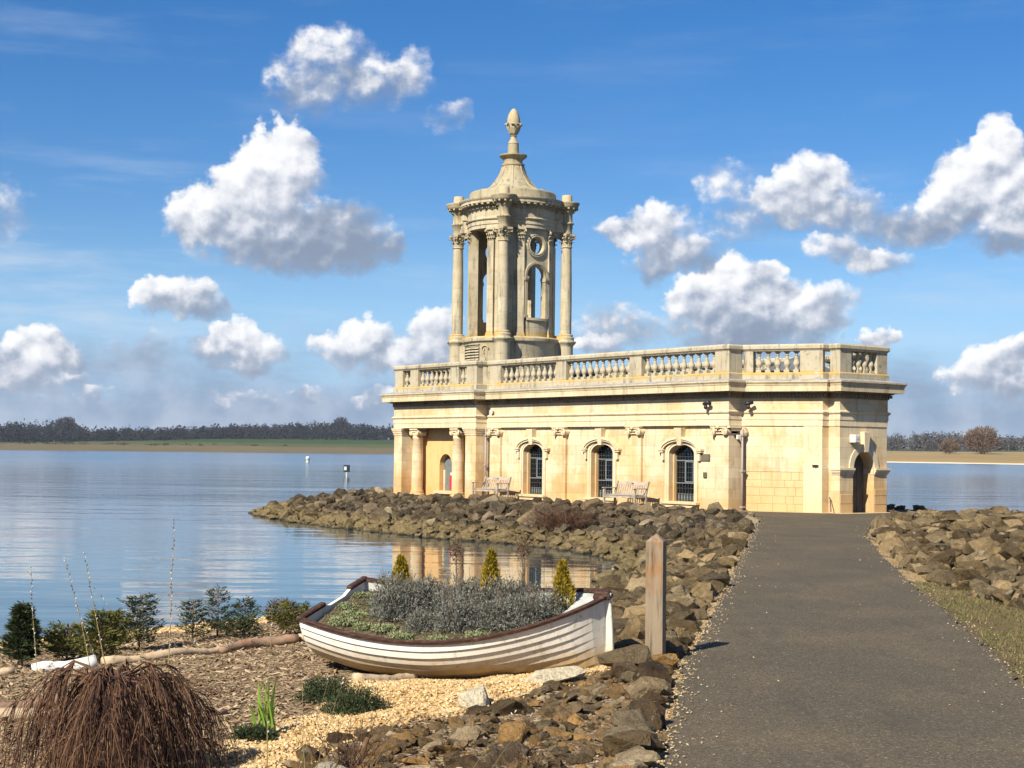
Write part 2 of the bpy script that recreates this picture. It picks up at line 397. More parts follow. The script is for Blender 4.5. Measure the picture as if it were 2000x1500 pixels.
tb.put(bb.inputs['Base Color'], tb.ramp(nb, [(0.36, (0.05, 0.045, 0.04)), (0.46, (0.72, 0.70, 0.64)), (0.8, (0.8, 0.78, 0.72))])); bb.inputs['Roughness'].default_value = 0.7
M['birch'] = mb_
# ------------------------------------------------------------------ the land: one sheet, shore to lake bed
WATER = -0.85
LAND = np.array([(-10.05,61.49),(-9.05,58.36),(-7.09,53.82),(-4.9,49.72),(-2.23,45.83),(0.05,43.21),(1.42,41.19),(2.5,38.73),(2.81,36.1),(2.35,32.29),(1.7,29.2),
 (1.25,26.5),(0.4,24.8),(-1.2,24.0),(-3.08,23.58),(-3.74,22.86),(-4.65,21.78),(-6.05,20.46),(-6.9,19.6),(-10,18.2),(-16,16.5),(-30,12),(-70,4),(-75,-40),(75,-40),(75,35),(40,40),(24,42.5),(17.5,43.5),(15.2,46),(15.0,50.5),(15.3,55),(13,60),(7,67),(-1,73),(-7,73),(-10.5,67)])
PATH_L = [(0.2,3.0),(0.55,6.2),(0.83,8.42),(1.06,10.06),(1.41,12.49),(1.82,14.62),(2.37,17.64),(2.76,19.68),(3.59,24.36),(4.95,31.97),(6.45,40.3),(6.9,43.5)]
PATH_R = [(3.0,3.0),(3.45,8.0),(3.86,11.6),(4.47,14.9),(5.42,20.82),(6.42,26.68),(7.74,33.6),(8.85,37.85),(10.6,43.02),(12.4,46.6)]
C0 = Vector((9.855, 46.10, 0.0)); BROT = -R(53.7)
BX = Vector((math.sin(R(36.3)), -math.cos(R(36.3)))); BY = Vector((math.cos(R(36.3)), math.sin(R(36.3))))
def BW(x, y, z=0.0): return Vector((C0.x + BX.x * x + BY.x * y, C0.y + BX.y * x + BY.y * y, z))
PLAT = np.array(PATH_L + [tuple(BW(-2.6, -2.9)[:2]), tuple(BW(-15, -3.6)[:2]), tuple(BW(-22.5, -3.4)[:2]), tuple(BW(-22.5, 6)[:2]), tuple(BW(1, 5)[:2]), tuple(BW(1.2, 2.8)[:2])] + PATH_R[::-1])
def sdist(px, py, poly):
    px = np.asarray(px, float); py = np.asarray(py, float)
    d = np.full(px.shape, 1e18); ins = np.zeros(px.shape, bool); n = len(poly)
    for i in range(n):
        x0, y0 = poly[i]; x1, y1 = poly[(i + 1) % n]
        ex, ey = x1 - x0, y1 - y0
        t = np.clip(((px - x0) * ex + (py - y0) * ey) / (ex * ex + ey * ey + 1e-12), 0, 1)
        d = np.minimum(d, (px - x0 - t * ex) ** 2 + (py - y0 - t * ey) ** 2)
        c = ((y0 > py) != (y1 > py)) & (px < (ex) * (py - y0) / (ey + 1e-30) + x0)
        ins ^= c
    d = np.sqrt(d)
    return np.where(ins, d, -d)
def sst(x, a, b):
    t = np.clip((x - a) / (b - a), 0, 1); return t * t * (3 - 2 * t)
def wob(x, y, s, k=0.0):
    return (np.sin(x * s + 1.3 + k) * np.cos(y * s * 0.83 + 2.1 * k) + 0.6 * np.sin(x * s * 2.3 + y * s * 1.7 + k) + 0.4 * np.cos(x * s * 4.1 - y * s * 3.7 + 2 * k)) / 2.0
def ground(x, y, full=False):
    x = np.asarray(x, float); y = np.asarray(y, float)
    d = sdist(x, y, LAND) + 0.12 * wob(x, y, 1.7); p = -sdist(x, y, PLAT)
    dp = np.maximum(p, 0)
    z = WATER + (-WATER - 0.015) * np.clip(d / (d + dp + 1e-6), 0, 1) ** 0.85
    z = np.where(d < 0, WATER + np.maximum(0.30 * d, -2.6), z)
    rock = sst(x + 0.12 * (y - 30), 6.5, 9.0) * sst(y, 17, 30) * (d > 0) * sst(dp, 0.2, 3.0) * sst(d, 0, 3.0)
    z = z + 0.42 * rock
    z = z - 0.13 * np.exp(-(((x + 0.35) / 1.5) ** 2 + ((y - 13.55) / 0.85) ** 2))
    isl = sst(y, 38, 46) * (x < 7) * sst(d, 1, 5) * sst(dp, 0.0, 2.0)
    z = z + 0.10 * isl
    z = z + np.where(p > 0.1, 0.035, 0.0) * wob(x, y, 3.1, 1.0) * sst(dp, 0.1, 1.0)
    if full: return z, d, p
    return z
def gz(x, y): return float(ground(np.array([x]), np.array([y]))[0])
def axis(segs):
    out = [segs[0][0]]
    for a, b, s in segs:
        n = max(1, int(round((b - a) / s))); out += list(np.linspace(a, b, n + 1)[1:])
    return np.array(out)
gx = axis([(-6000, -1000, 1000), (-1000, -100, 150), (-100, -25, 8), (-25, -9, 0.8), (-9, 9, 0.14), (9, 20, 0.4), (20, 80, 6), (80, 1000, 150), (1000, 6000, 1000)])
gy = axis([(-300, -40, 40), (-40, 4, 4), (4, 27, 0.14), (27, 50, 0.3), (50, 76, 0.6), (76, 400, 40), (400, 2000, 400), (2000, 7000, 1000)])
GX, GY = np.meshgrid(gx, gy); zz, dd, pp = ground(GX.ravel(), GY.ravel(), True)
far = np.hypot(GX.ravel(), GY.ravel()) > 90
zz = np.where(far & (dd < 0), -3.5, zz)
nx, ny = len(gx), len(gy)
me = bpy.data.meshes.new('ground')
idx = np.arange(nx * ny).reshape(ny, nx)
fc = np.stack([idx[:-1, :-1], idx[:-1, 1:], idx[1:, 1:], idx[1:, :-1]], -1).reshape(-1, 4)
me.from_pydata(np.stack([GX.ravel(), GY.ravel(), zz], -1).tolist(), [], fc.tolist())
me.polygons.foreach_set('use_smooth', [True] * len(me.polygons))
# what covers the soil: golden gravel / grass and moss / wood chips
GRAV = np.array([(-2.6, 7.5), (-1.9, 9.2), (-1.62, 9.9), (-1.3, 10.9), (-1.3, 12.1), (-1.0, 13.2), (0.3, 13.4), (0.9, 12.9), (0.4, 11.9), (-0.2, 10.9), (-0.9, 10.2), (-1.1, 9.4), (-1.2, 7.5)])
gxx, gyy = GX.ravel(), GY.ravel()
wn = 0.10 * wob(gxx, gyy, 4.0)
yl = np.interp(gyy, [p[1] for p in PATH_L], [p[0] for p in PATH_L])
edge = (pp < 0.16 + 0.22 * wob(gxx, gyy, 2.3)) & (pp > -0.3) & (gxx < yl + 0.5)
a_gr = np.clip(sst(sdist(gxx, gyy, GRAV) + wn, -0.12, 0.12) + edge * 0.8 * (gxx < 60), 0, 1)
beach = sst(dd, 2.6, 1.2) * (gyy < 26) * (gxx < 1) * (dd > -0.5); a_gr = np.clip(a_gr + 0.75 * beach, 0, 1)
ys = np.interp(gyy, [p[1] for p in PATH_R], [p[0] for p in PATH_R]); yl = np.interp(gyy, [p[1] for p in PATH_L], [p[0] for p in PATH_L])
a_gs = ((gxx > ys) & (gyy < 27)) * sst(pp, 0.02 , 0.2) * sst(22.5 - gyy + wob(gxx, gyy, 1.4), 0, 2.5)
a_gr = np.clip(a_gr + 0.8 * ((gxx > ys) & (pp > 0)) * (pp < 0.9) * sst(gyy, 18.5, 22) * (gyy < 46) * sst(wob(gxx, gyy, 2.2, 3.0), -.6, .2), 0, 1)
a_ch = ((gxx < yl - 0.3) & (gyy < 26)) * 1.0 * (dd > -1)
ca = me.color_attributes.new('cover', 'FLOAT_COLOR', 'POINT')
ca.data.foreach_set('color', np.stack([a_gr, a_gs, a_ch, np.ones_like(a_gr)], -1).astype(np.float32).ravel())
m, t, b = new_mat('garden and bank soil')
co = t.new('ShaderNodeTexCoord').outputs['Object']
at = t.new('ShaderNodeAttribute', attribute_name='cover'); ar, ag, ab = t.xyz(at.outputs['Color'])
vor = t.new('ShaderNodeTexVoronoi'); t.put(vor.inputs['Vector'], co); vor.inputs['Scale'].default_value = 42.0
vc = t.xyz(vor.outputs['Color'])[0]
vor2 = t.new('ShaderNodeTexVoronoi'); t.put(vor2.inputs['Vector'], t.v('MULTIPLY', co, (1.0, 1.8, 1.0))); vor2.inputs['Scale'].default_value = 30.0
vc2 = t.xyz(vor2.outputs['Color'])[0]
soil = t.ramp(t.noise(co, 6.0, 7, 0.7), [(0.3, (0.055, 0.04, 0.028)), (0.55, (0.12, 0.088, 0.058)), (0.8, (0.20, 0.15, 0.095))])
gravc = t.ramp(vc, [(0.0, (0.22, 0.13, 0.05)), (0.4, (0.40, 0.27, 0.12)), (0.8, (0.54, 0.385, 0.20)), (1.0, (0.6, 0.48, 0.32))])
chipc = t.ramp(vc2, [(0.0, (0.07, 0.045, 0.028)), (0.4, (0.19, 0.13, 0.078)), (0.8, (0.32, 0.235, 0.14)), (1.0, (0.46, 0.36, 0.24))])
gn_ = t.noise(co, 3.5, 7, 0.7)
grassc = t.ramp(gn_, [(0.3, (0.11, 0.075, 0.04)), (0.52, (0.16, 0.115, 0.058)), (0.66, (0.085, 0.085, 0.028)), (0.8, (0.05, 0.075, 0.02))])
c = t.mix(t.m('MULTIPLY', ab, 0.92), soil, chipc); c = t.mix(ag, c, grassc); c = t.mix(ar, c, gravc)
px_, py_, pz_ = t.xyz(t.new('ShaderNodeNewGeometry').outputs['Position'])
c = t.mix(t.sstep(pz_, WATER + 0.1, WATER - 0.15), c, (0.07, 0.065, 0.045))
t.put(b.inputs['Base Color'], c); b.inputs['Roughness'].default_value = 0.95; b.inputs['Specular IOR Level'].default_value = 0.1
bump(t, b, t.m('ADD', t.m('MULTIPLY', vor.outputs['Distance'], -1.0), t.noise(co, 14, 6, 0.7)), 0.8, 0.03)
me.materials.append(m)
g_ob = link(bpy.data.objects.new('ground', me)); tag(g_ob, 'brown soil of the shore and banks running down under the lake', kind='structure')

# ------------------------------------------------------------------ water
m, t, b = new_mat('lake water')
geo = t.new('ShaderNodeNewGeometry').outputs['Position']
gx_, gy_, gz_ = t.xyz(geo)
dist = t.v('LENGTH', geo)
b.inputs['IOR'].default_value = 1.33; b.inputs['Specular IOR Level'].default_value = 0.5
patch = t.noise(t.v('MULTIPLY', geo, (0.006, 0.022, 0)), 1.0, 4, 0.55)
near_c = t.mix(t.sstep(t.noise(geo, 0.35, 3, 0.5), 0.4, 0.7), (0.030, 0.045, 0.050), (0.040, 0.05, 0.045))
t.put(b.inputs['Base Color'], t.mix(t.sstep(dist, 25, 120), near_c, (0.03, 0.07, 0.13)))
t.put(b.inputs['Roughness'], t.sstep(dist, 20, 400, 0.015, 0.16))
wa = t.noise(t.v('MULTIPLY', geo, (0.5, 1.0, 1)), 2.6, 3, 0.5)
wb = t.noise(t.v('MULTIPLY', geo, (0.42, 1.0, 1)), 0.55, 3, 0.5)
wc_ = t.noise(t.v('MULTIPLY', geo, (0.4, 1.0, 1)), 0.09, 4, 0.6)
hh = t.m('ADD', t.m('MULTIPLY', wa, 0.016), t.m('MULTIPLY', wb, 0.024))
calm = t.m('MULTIPLY', t.sstep(dist, 28, 95, 0.30, 1.0), t.sstep(patch, 0.35, 0.65, 0.45, 1.25))
hh = t.m('ADD', t.m('MULTIPLY', hh, calm), t.m('MULTIPLY', wc_, 0.10))
bump(t, b, hh, 1.0, 1.0)
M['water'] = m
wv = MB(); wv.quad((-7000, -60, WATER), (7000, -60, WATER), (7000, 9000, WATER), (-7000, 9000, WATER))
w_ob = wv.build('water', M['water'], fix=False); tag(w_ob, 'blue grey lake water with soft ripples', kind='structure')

# ------------------------------------------------------------------ asphalt path
def jitter_line(pts, step, amp, seed):
    rr = random.Random(seed); out = []
    for (x0, y0), (x1, y1) in zip(pts[:-1], pts[1:]):
        n = max(1, int(math.hypot(x1 - x0, y1 - y0) / step))
        for i in range(n):
            t_ = i / n; out.append((x0 + (x1 - x0) * t_ + rr.uniform(-amp, amp), y0 + (y1 - y0) * t_ + rr.uniform(-amp, amp) * 0.5))
    out.append(pts[-1]); return out
apron_l = [(6.9, 43.5), tuple(BW(-2.6, -2.7)[:2]), tuple(BW(-2.3, -1.75)[:2]), tuple(BW(-0.3, -0.62)[:2]), tuple(BW(0.45, -0.45)[:2]), tuple(BW(0.5, 2.6)[:2])]
PL = jitter_line(PATH_L, 0.14, 0.035, 3) + apron_l[1:]
PR = jitter_line([(12.0, 46.0)] + PATH_R[::-1][1:], 0.16, 0.035, 4)
loop = PL + PR
bm = bmesh.new(); vs = [bm.verts.new((x, y, 0.0)) for x, y in loop]; fce = bm.faces.new(vs)
bmesh.ops.triangulate(bm, faces=[fce])
me = bpy.data.meshes.new('path'); bm.to_mesh(me); bm.free()
m, t, b = new_mat('worn asphalt')
co = t.new('ShaderNodeTexCoord').outputs['Object']
va = t.new('ShaderNodeTexVoronoi'); t.put(va.inputs['Vector'], co); va.inputs['Scale'].default_value = 85.0
vac = t.xyz(va.outputs['Color'])[0]
c = t.ramp(vac, [(0.0, (0.045, 0.037, 0.026)), (0.4, (0.080, 0.067, 0.047)), (0.93, (0.098, 0.082, 0.058)), (1.0, (0.20, 0.17, 0.12))])
pn = t.noise(co, 0.6, 6, 0.6)
c = t.mix(t.sstep(pn, 0.35, 0.75), c, t.mix(1.0, c, (1.4, 1.32, 1.22), 'MULTIPLY'))
px2 = t.noise(t.v('MULTIPLY', co, (1, 1, 1)), 9.0, 5, 0.7)
c = t.mix(t.m('MULTIPLY', t.sstep(px2, 0.5, 0.75), 0.30), c, (0.13, 0.108, 0.08))
pt3 = t.noise(t.v('MULTIPLY', co, (2.2, 0.5, 1)), 1.3, 6, 0.65)
c = t.mix(t.m('MULTIPLY', t.sstep(pt3, 0.52, 0.68), 0.45), c, (0.058, 0.05, 0.042))
pt4 = t.noise(t.v('ADD', co, (7, 3, 0)), 2.7, 7, 0.75)
c = t.mix(t.m('MULTIPLY', t.sstep(pt4, 0.60, 0.72), 0.40), c, (0.17, 0.135, 0.09))
t.put(b.inputs['Base Color'], c); b.inputs['Roughness'].default_value = 0.88; b.inputs['Specular IOR Level'].default_value = 0.2
bump(t, b, t.m('ADD', va.outputs['Distance'], t.m('MULTIPLY', px2, 0.4)), 0.55, 0.012)
me.materials.append(m); M['asphalt'] = m
p_ob = link(bpy.data.objects.new('path', me)); tag(p_ob, 'grey brown asphalt path leading to the stone chapel', kind='structure')
# gravel drain strip along the chapel foot
M['gravelbed'] = simple('pale gravel bed', (0.42, 0.33, 0.20), 0.95, 0.5, 40, 0.9)
st = MB(); st.sweep([(0.0, 0.012), (0.42, 0.008)], [tuple(BW(*q)[:2]) for q in [(-2.63, -1.5), (-0.443, -0.28), (-0.443, 0.0), (0, 0), (0, 2.13)]], closed=False)
tag(st.build('gravel_strip', M['gravelbed']), 'pale gravel strip along the chapel foot', kind='structure')

# ------------------------------------------------------------------ far shores
def far_hill(name, label, az0, az1, prof, r_fn, matr, n=90, kf=lambda a: 1.0):
    """prof: list of (extra distance, height above water); az in degrees from +Y; r_fn(az): shore distance"""
    mb = MB(); vs = []
    for i in range(n + 1):
        az = az0 + (az1 - az0) * i / n; r0 = r_fn(az)
        for k, (dr, h) in enumerate(prof):
            hh_ = WATER + h * (1 + 0.16 * mnoise.noise((az * 0.35, k * 0.7, 1.0))) if h > 0.5 else WATER + h
            r_ = r0 + dr; vs.append((r_ * math.sin(R(az)), r_ * math.cos(R(az)), WATER + (hh_ - WATER) * (kf(az) if h > 2 else 1)))
    m_ = len(prof)
    fs = [(i * m_ + k, (i + 1) * m_ + k, (i + 1) * m_ + k + 1, i * m_ + k + 1) for i in range(n) for k in range(m_ - 1)]
    mb.add(vs, fs, True); o = mb.build(name, matr, fix=False); tag(o, label, kind='structure'); return o
def field_mat(name, shore, low, mid_, high, z1, z2, z3):
    m, t, b = new_mat(name)
    p = t.new('ShaderNodeNewGeometry').outputs['Position']; x, y, z = t.xyz(p)
    zn = t.m('ADD', z, t.m('MULTIPLY_ADD', t.noise(t.v('MULTIPLY', p, (0.012, 0.004, 0)), 1.0, 5, 0.6), z3 * 0.35, -z3 * 0.17))
    n = t.noise(t.v('MULTIPLY', p, (0.02, 0.008, 0.05)), 1.0, 6, 0.65)
    c = t.mix(t.sstep(z, WATER + 0.2, WATER + 0.7), shore, low)
    c = t.mix(t.sstep(zn, z1 * 0.85, z1 * 1.1), c, mid_); c = t.mix(t.sstep(zn, z2 * 0.95, z2 * 1.02), c, high)
    c = t.mix(t.m('MULTIPLY', t.sstep(n, 0.35, 0.7), 0.4), c, t.mix(1.0, c, (0.6, 0.65, 0.6), 'MULTIPLY'))
    t.put(b.inputs['Base Color'], c); b.inputs['Roughness'].default_value = 0.95; b.inputs['Specular IOR Level'].default_value = 0.05
    return m
rl = lambda az: 1180 + 14 * (az + 18) * 0.6
M['fieldL'] = field_mat('left shore fields', (0.14, 0.10, 0.075), (0.13, 0.105, 0.055), (0.075, 0.085, 0.032), (0.035, 0.065, 0.018), 5.0, 8.5, 10)
far_hill('far_hills', 'green and tan fields of the far shore, left of the chapel', -34, -1.0, [(-60, -2), (0, 0), (6, 0.9), (120, 3.2), (260, 6.5), (420, 11.5), (600, 13.5), (1100, 16), (2200, 20)], rl, M['fieldL'], kf=lambda a: float(np.interp(a, [-24, -18, -14, -10, -7, -4], [.5, .6, .85, 1.15, 1.32, 1.3])))
rr_ = lambda az: 800 - 13 * (az - 13)
M['fieldR'] = field_mat('right shore fields', (0.62, 0.55, 0.45), (0.26, 0.185, 0.085), (0.27, 0.20, 0.10), (0.05, 0.07, 0.03), 3.0, 6.4, 7)
far_hill('far_hills', 'dry tan meadow of the far shore, right of the chapel', 7.0, 34, [(-40, -2), (0, 0), (3, 1.1), (60, 2.4), (150, 4.6), (260, 6.0), (420, 8), (700, 9.5), (1200, 14), (2200, 17)], rr_, M['fieldR'])

def leaf_quads(cen, nrm_rand, L, Wd, up=None, rng=RNG):
    """small diamond leaves; cen (n,3); L, Wd arrays"""
    n = len(cen)
    d = rng.normal(size=(n, 3)) * nrm_rand
    if up is not None: d = d + up
    d /= np.linalg.norm(d, axis=1)[:, None] + 1e-9
    q = rng.normal(size=(n, 3)); s = np.cross(d, q); s /= np.linalg.norm(s, axis=1)[:, None] + 1e-9
    L = np.asarray(L).reshape(-1, 1) * np.ones((n, 1)); Wd = np.asarray(Wd).reshape(-1, 1) * np.ones((n, 1))
    a = cen; b_ = cen + d * L * 0.5 + s * Wd * 0.5; c_ = cen + d * L; e = cen + d * L * 0.5 - s * Wd * 0.5
    V = np.stack([a, b_, c_, e], 1).reshape(-1, 3)
    return V
def quads_mesh(name, V, mat, extra=None):
    F = np.arange(len(V)).reshape(-1, 4).tolist(); V = V.tolist()
    if extra is not None:
        b0 = len(V); V += [tuple(p) for p in extra.v]; F += [[b0 + i for i in q] for q in extra.f]
    me = bpy.data.meshes.new(name); me.from_pydata(V, [], F)
    me.materials.append(mat); return me
def leafmat(name, cols, rough=0.7, trans=0.15, scale=3.0):
    m, t, b = new_mat(name)
    g = t.new('ShaderNodeNewGeometry'); oi = t.new('ShaderNodeObjectInfo')
    r_ = t.m('FRACT', t.m('ADD', g.outputs['Random Per Island'], t.m('MULTIPLY', oi.outputs['Random'], 0.3)))
    n = t.noise(g.outputs['Position'], scale, 3, 0.6)
    f_ = t.m('ADD', t.m('MULTIPLY', r_, 0.6), t.m('MULTIPLY', n, 0.4))
    k = len(cols)
    c = t.ramp(f_, [(0.12 + 0.76 * i / max(1, k - 1), q) for i, q in enumerate(cols)])
    t.put(b.inputs['Base Color'], c); b.inputs['Roughness'].default_value = rough; b.inputs['Specular IOR Level'].default_value = 0.2
    if trans:
        out = [q for q in t.n if q.type == 'OUTPUT_MATERIAL'][0]
        tl = t.new('ShaderNodeBsdfTranslucent'); t.put(tl.inputs[0], c)
        mx = t.new('ShaderNodeMixShader'); mx.inputs[0].default_value = trans
        t.l.new(b.outputs[0], mx.inputs[1]); t.l.new(tl.outputs[0], mx.inputs[2]); t.l.new(mx.outputs[0], out.inputs[0])
    return m
M['woodL'] = leafmat('cloud shaded bare woodland', [(0.008, 0.010, 0.013), (0.013, 0.014, 0.016), (0.020, 0.018, 0.017)], 0.9, 0)  # cloud shadow over the left ridge is put into this dark colour
M['woodR'] = leafmat('winter woodland', [(0.030, 0.034, 0.036), (0.055, 0.050, 0.045), (0.09, 0.075, 0.062), (0.04, 0.05, 0.04)], 0.9, 0, 0.02)
M['bareR'] = leafmat('brown bare twigs', [(0.10, 0.062, 0.035), (0.15, 0.095, 0.055)], 0.9, 0)
M['hedge'] = leafmat('dark hedge', [(0.02, 0.028, 0.016), (0.035, 0.035, 0.02)], 0.9, 0)
def crowns(specs, leaf=1.6, per=60):
    V = []
    for (x, y, z, w, h) in specs:
        n = int(per)
        u = RNG.normal(size=(n, 3)); u /= np.linalg.norm(u, axis=1)[:, None]; r_ = RNG.random(n) ** 0.4
        lump = 1 + 0.22 * np.sin(u[:, 0] * 5 + x) * np.cos(u[:, 2] * 6 + y)
        c = np.array([x, y, z + h * 0.5]) + u * (r_ * lump)[:, None] * np.array([w / 2, w / 2, h / 2])
        V.append(leaf_quads(c, 1.0, leaf * (0.6 + RNG.random(n)), leaf * 0.8 * (0.6 + RNG.random(n))))
        m_ = 14  # lower understorey
        c = np.array([x, y, z]) + np.stack([RNG.normal(size=m_) * w * 0.35, RNG.normal(size=m_) * w * 0.2, RNG.random(m_) * h * 0.5], -1)
        V.append(leaf_quads(c, 1.0, leaf * 1.4, leaf * 1.2))
    return np.concatenate(V)
def polar(az, r_): return r_ * math.sin(R(az)), r_ * math.cos(R(az))
def hump(x, pts): return float(np.interp(x, [p[0] for p in pts], [p[1] for p in pts]))
sp = []
# left ridge: top of the wood in degrees of elevation seen from the path
topL = [(-34, 1.0), (-20, .98), (-18.3, .88), (-17.2, 1.0), (-16.6, 1.03), (-16.0, 1.0), (-15.5, .75), (-14.5, .78), (-13, .8), (-11.5, .86), (-10, .95), (-8.5, 1.0), (-7.4, 1.08), (-6.2, 1.12), (-5, 1.0), (-4, 1.02), (-1, 1.0)]
basL = [(-34, .2), (-18, .22), (-14, .33), (-10, .5), (-7, .58), (-4, .55), (-1, .5)]
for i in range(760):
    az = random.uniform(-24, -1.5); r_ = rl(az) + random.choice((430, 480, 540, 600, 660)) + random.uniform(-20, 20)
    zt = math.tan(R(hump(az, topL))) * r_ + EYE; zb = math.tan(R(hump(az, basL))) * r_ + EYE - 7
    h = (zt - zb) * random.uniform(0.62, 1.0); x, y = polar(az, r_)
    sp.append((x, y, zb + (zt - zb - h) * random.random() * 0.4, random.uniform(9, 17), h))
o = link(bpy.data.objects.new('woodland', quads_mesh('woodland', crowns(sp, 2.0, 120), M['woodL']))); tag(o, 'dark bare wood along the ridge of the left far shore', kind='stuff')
sp = []
for i in range(60):
    az = random.uniform(-20, -1.5); r_ = rl(az) + random.uniform(180, 300) if random.random() < .5 else rl(az) + 235
    x, y = polar(az, r_); sp.append((x, y, 4.5, random.uniform(5, 12), random.uniform(1.5, 3.2)))
o = link(bpy.data.objects.new('hedge', quads_mesh('hedge', crowns(sp, 0.9, 26), M['hedge']))); tag(o, 'scattered hedge bushes in the far left fields', kind='stuff')
sp = []
topR = [(7, .95), (13, .95), (13.9, .93), (14.6, 1.02), (15.3, 1.08), (16.0, 1.1), (16.6, 1.16), (17.2, 1.0), (18, .98), (19, .95), (34, 1.0)]
for i in range(430):
    az = random.uniform(9, 23); r_ = rr_(az) + random.choice((520, 600, 700, 820)) + random.uniform(-25, 25)
    zt = math.tan(R(hump(az, topR) * random.uniform(0.70, 0.92))) * r_ + EYE; x, y = polar(az, r_)
    zb = math.tan(R(0.28)) * r_ + EYE
    sp.append((x, y, zb, random.uniform(7, 14), zt - zb))
o = link(bpy.data.objects.new('woodland', quads_mesh('woodland', crowns(sp, 1.4, 90), M['woodR']))); tag(o, 'grey brown winter wood above the right far shore', kind='stuff')
def far_tree(az, r_, zb, w, h, label, matr, nleaf=900, leaf=0.5):
    x, y = polar(az, r_); t_ = empty('bare_tree', (x, y, zb)); tag(t_, label, 'tree')
    mb = MB(); mb.tube([(0, 0, -1.5), (0.1, 0, h * 0.3), (0.3, 0.1, h * 0.6)], [w * 0.035, w * 0.025, w * 0.01], 6)
    for k in range(14):
        a = k * 2.4; rr2 = w * 0.4
        mb.tube([(0, 0, h * (0.06 + 0.02 * k)), (math.cos(a) * rr2 * .5, math.sin(a) * rr2 * .5, h * (0.35 + 0.02 * k)), (math.cos(a) * rr2, math.sin(a) * rr2, h * (0.5 + 0.03 * k))], [w * 0.012, w * 0.008, w * 0.004], 4)
    mb.build('trunk', M['log'], t_, fix=False)
    n = nleaf; u = RNG.normal(size=(n, 3)); u /= np.linalg.norm(u, axis=1)[:, None]; r2 = RNG.random(n) ** 0.45
    lump = 1 + 0.18 * np.sin(u[:, 0] * 4 + 1) + 0.1 * np.cos(u[:, 2] * 9)
    c = np.array([0, 0, h * 0.52]) + u * (r2 * lump)[:, None] * np.array([w / 2, w / 2, h * 0.47])
    link(bpy.data.objects.new('crown', quads_mesh('crown', leaf_quads(c, 0.6, leaf * 3, leaf * 0.55, up=u * 0.8 + np.array([0, 0, .5])), matr)), t_)
far_tree(17.0, 930, 5.0, 22, 14.0, 'big round bare brown tree standing in the tan meadow', M['bareR'], 2600, 0.8)
far_tree(15.9, 915, 4.8, 11, 6.5, 'low bare bush left of the big round brown tree', M['bareR'], 900, 0.7)
far_tree(19.6, 760, 3.0, 2.2, 3.6, 'small lone sapling in the far right meadow', M['bareR'], 120, 0.35)
far_tree(-6.35, 1800, 22, 20, 17, 'tall round tree rising above the left ridge wood', M['woodL'], 800, 1.4)
far_tree(-16.2, 1760, 17, 26, 16, 'broad tree crown on the knoll at far left', M['woodL'], 1100, 1.4)

# ------------------------------------------------------------------ marks on the lake
t_ = empty('marker_post', (-16.44, 154.0, WATER)); tag(t_, 'marker post in the lake with a dark square board and white panel', 'marker post')
mb = MB(); mb.lathe([(0.07, -1.2), (0.07, .45)], seg=10); mb.build('pole', M['white'], t_)
mb = MB(); mb.box(-.30, .30, -.12, .12, 0.42, 1.12); bevel(mb.build('board', simple('navy board', (.012, .018, .03), .6), t_), .02)
mb = MB(); mb.box(-.24, .0, -.135, -.122, 0.6, .95); mb.build('panel', M['white'], t_)
t_ = empty('buoy', (-42.7, 323.0, WATER)); tag(t_, 'small white buoy far out on the lake', 'buoy')
mb = MB(); mb.lathe([(0.02, -.3), (0.34, -.2), (0.38, 0.25), (0.3, 0.5), (0.42, 0.55), (0.42, 1.1), (0.3, 1.25), (0.02, 1.28)], seg=12); mb.build('float', M['white'], t_)
mb = MB(); mb.tube([(0, 0, 1.2), (0, 0, 1.55)], .05); mb.build('top_mark', M['iron'], t_)
# ================================================================== THE CHAPEL (local frame: x right along the nave, y back)
chapel = empty('chapel', C0, BROT)
tag(chapel, 'cream limestone chapel with balustraded roof and round open bell tower on the lake bank', 'chapel')
F = [(-21.1,-2.55),(-15.4,-2.55),(-15.4,-2.05),(-2.63,-2.05),(-2.63,-1.5),(-.443,-.28),(-.443,0.0),(0,0),(0,2.13),(-.443,2.13),(-.443,2.41),(-2.63,3.63),(-2.63,4.18),(-15.4,4.18),(-15.4,4.68),(-21.1,4.68)]
ZB = -0.35
def edgeframe(p, q):
    """matrix mapping (s, out, z) to chapel space: s along p->q, out = outward"""
    p = Vector(p); q = Vector(q); e = (q - p).normalized()
    return Matrix(((e.x, e.y, 0, p.x), (e.y, -e.x, 0, p.y), (0, 0, 1, 0), (0, 0, 0, 1))), (q - p).length
class Fr:
    """a mesh builder that works in (s, out, z) of one wall face"""
    def __init__(s, p, q): s.M, s.L = edgeframe(p, q); s.mb = MB()
    def P(s, a, o, z): return tuple(s.M @ Vector((a, o, z)))
    def box(s, a0, a1, o0, o1, z0, z1, top=1.0): s.mb.box(a0, a1, o0, o1, z0, z1, top, s.M); return s
    def quad(s, *pts): s.mb.add([s.P(*p) for p in pts], [tuple(range(len(pts)))]); return s
    def build(s, name, mat, parent): return s.mb.build(name, mat, parent)
def arch_pts(c, hw, zs, rise, n=14):
    out = []
    for i in range(n + 1):
        a = math.pi - math.pi * i / n
        out.append((c + hw * math.cos(a), zs + rise * math.sin(a)))
    return out
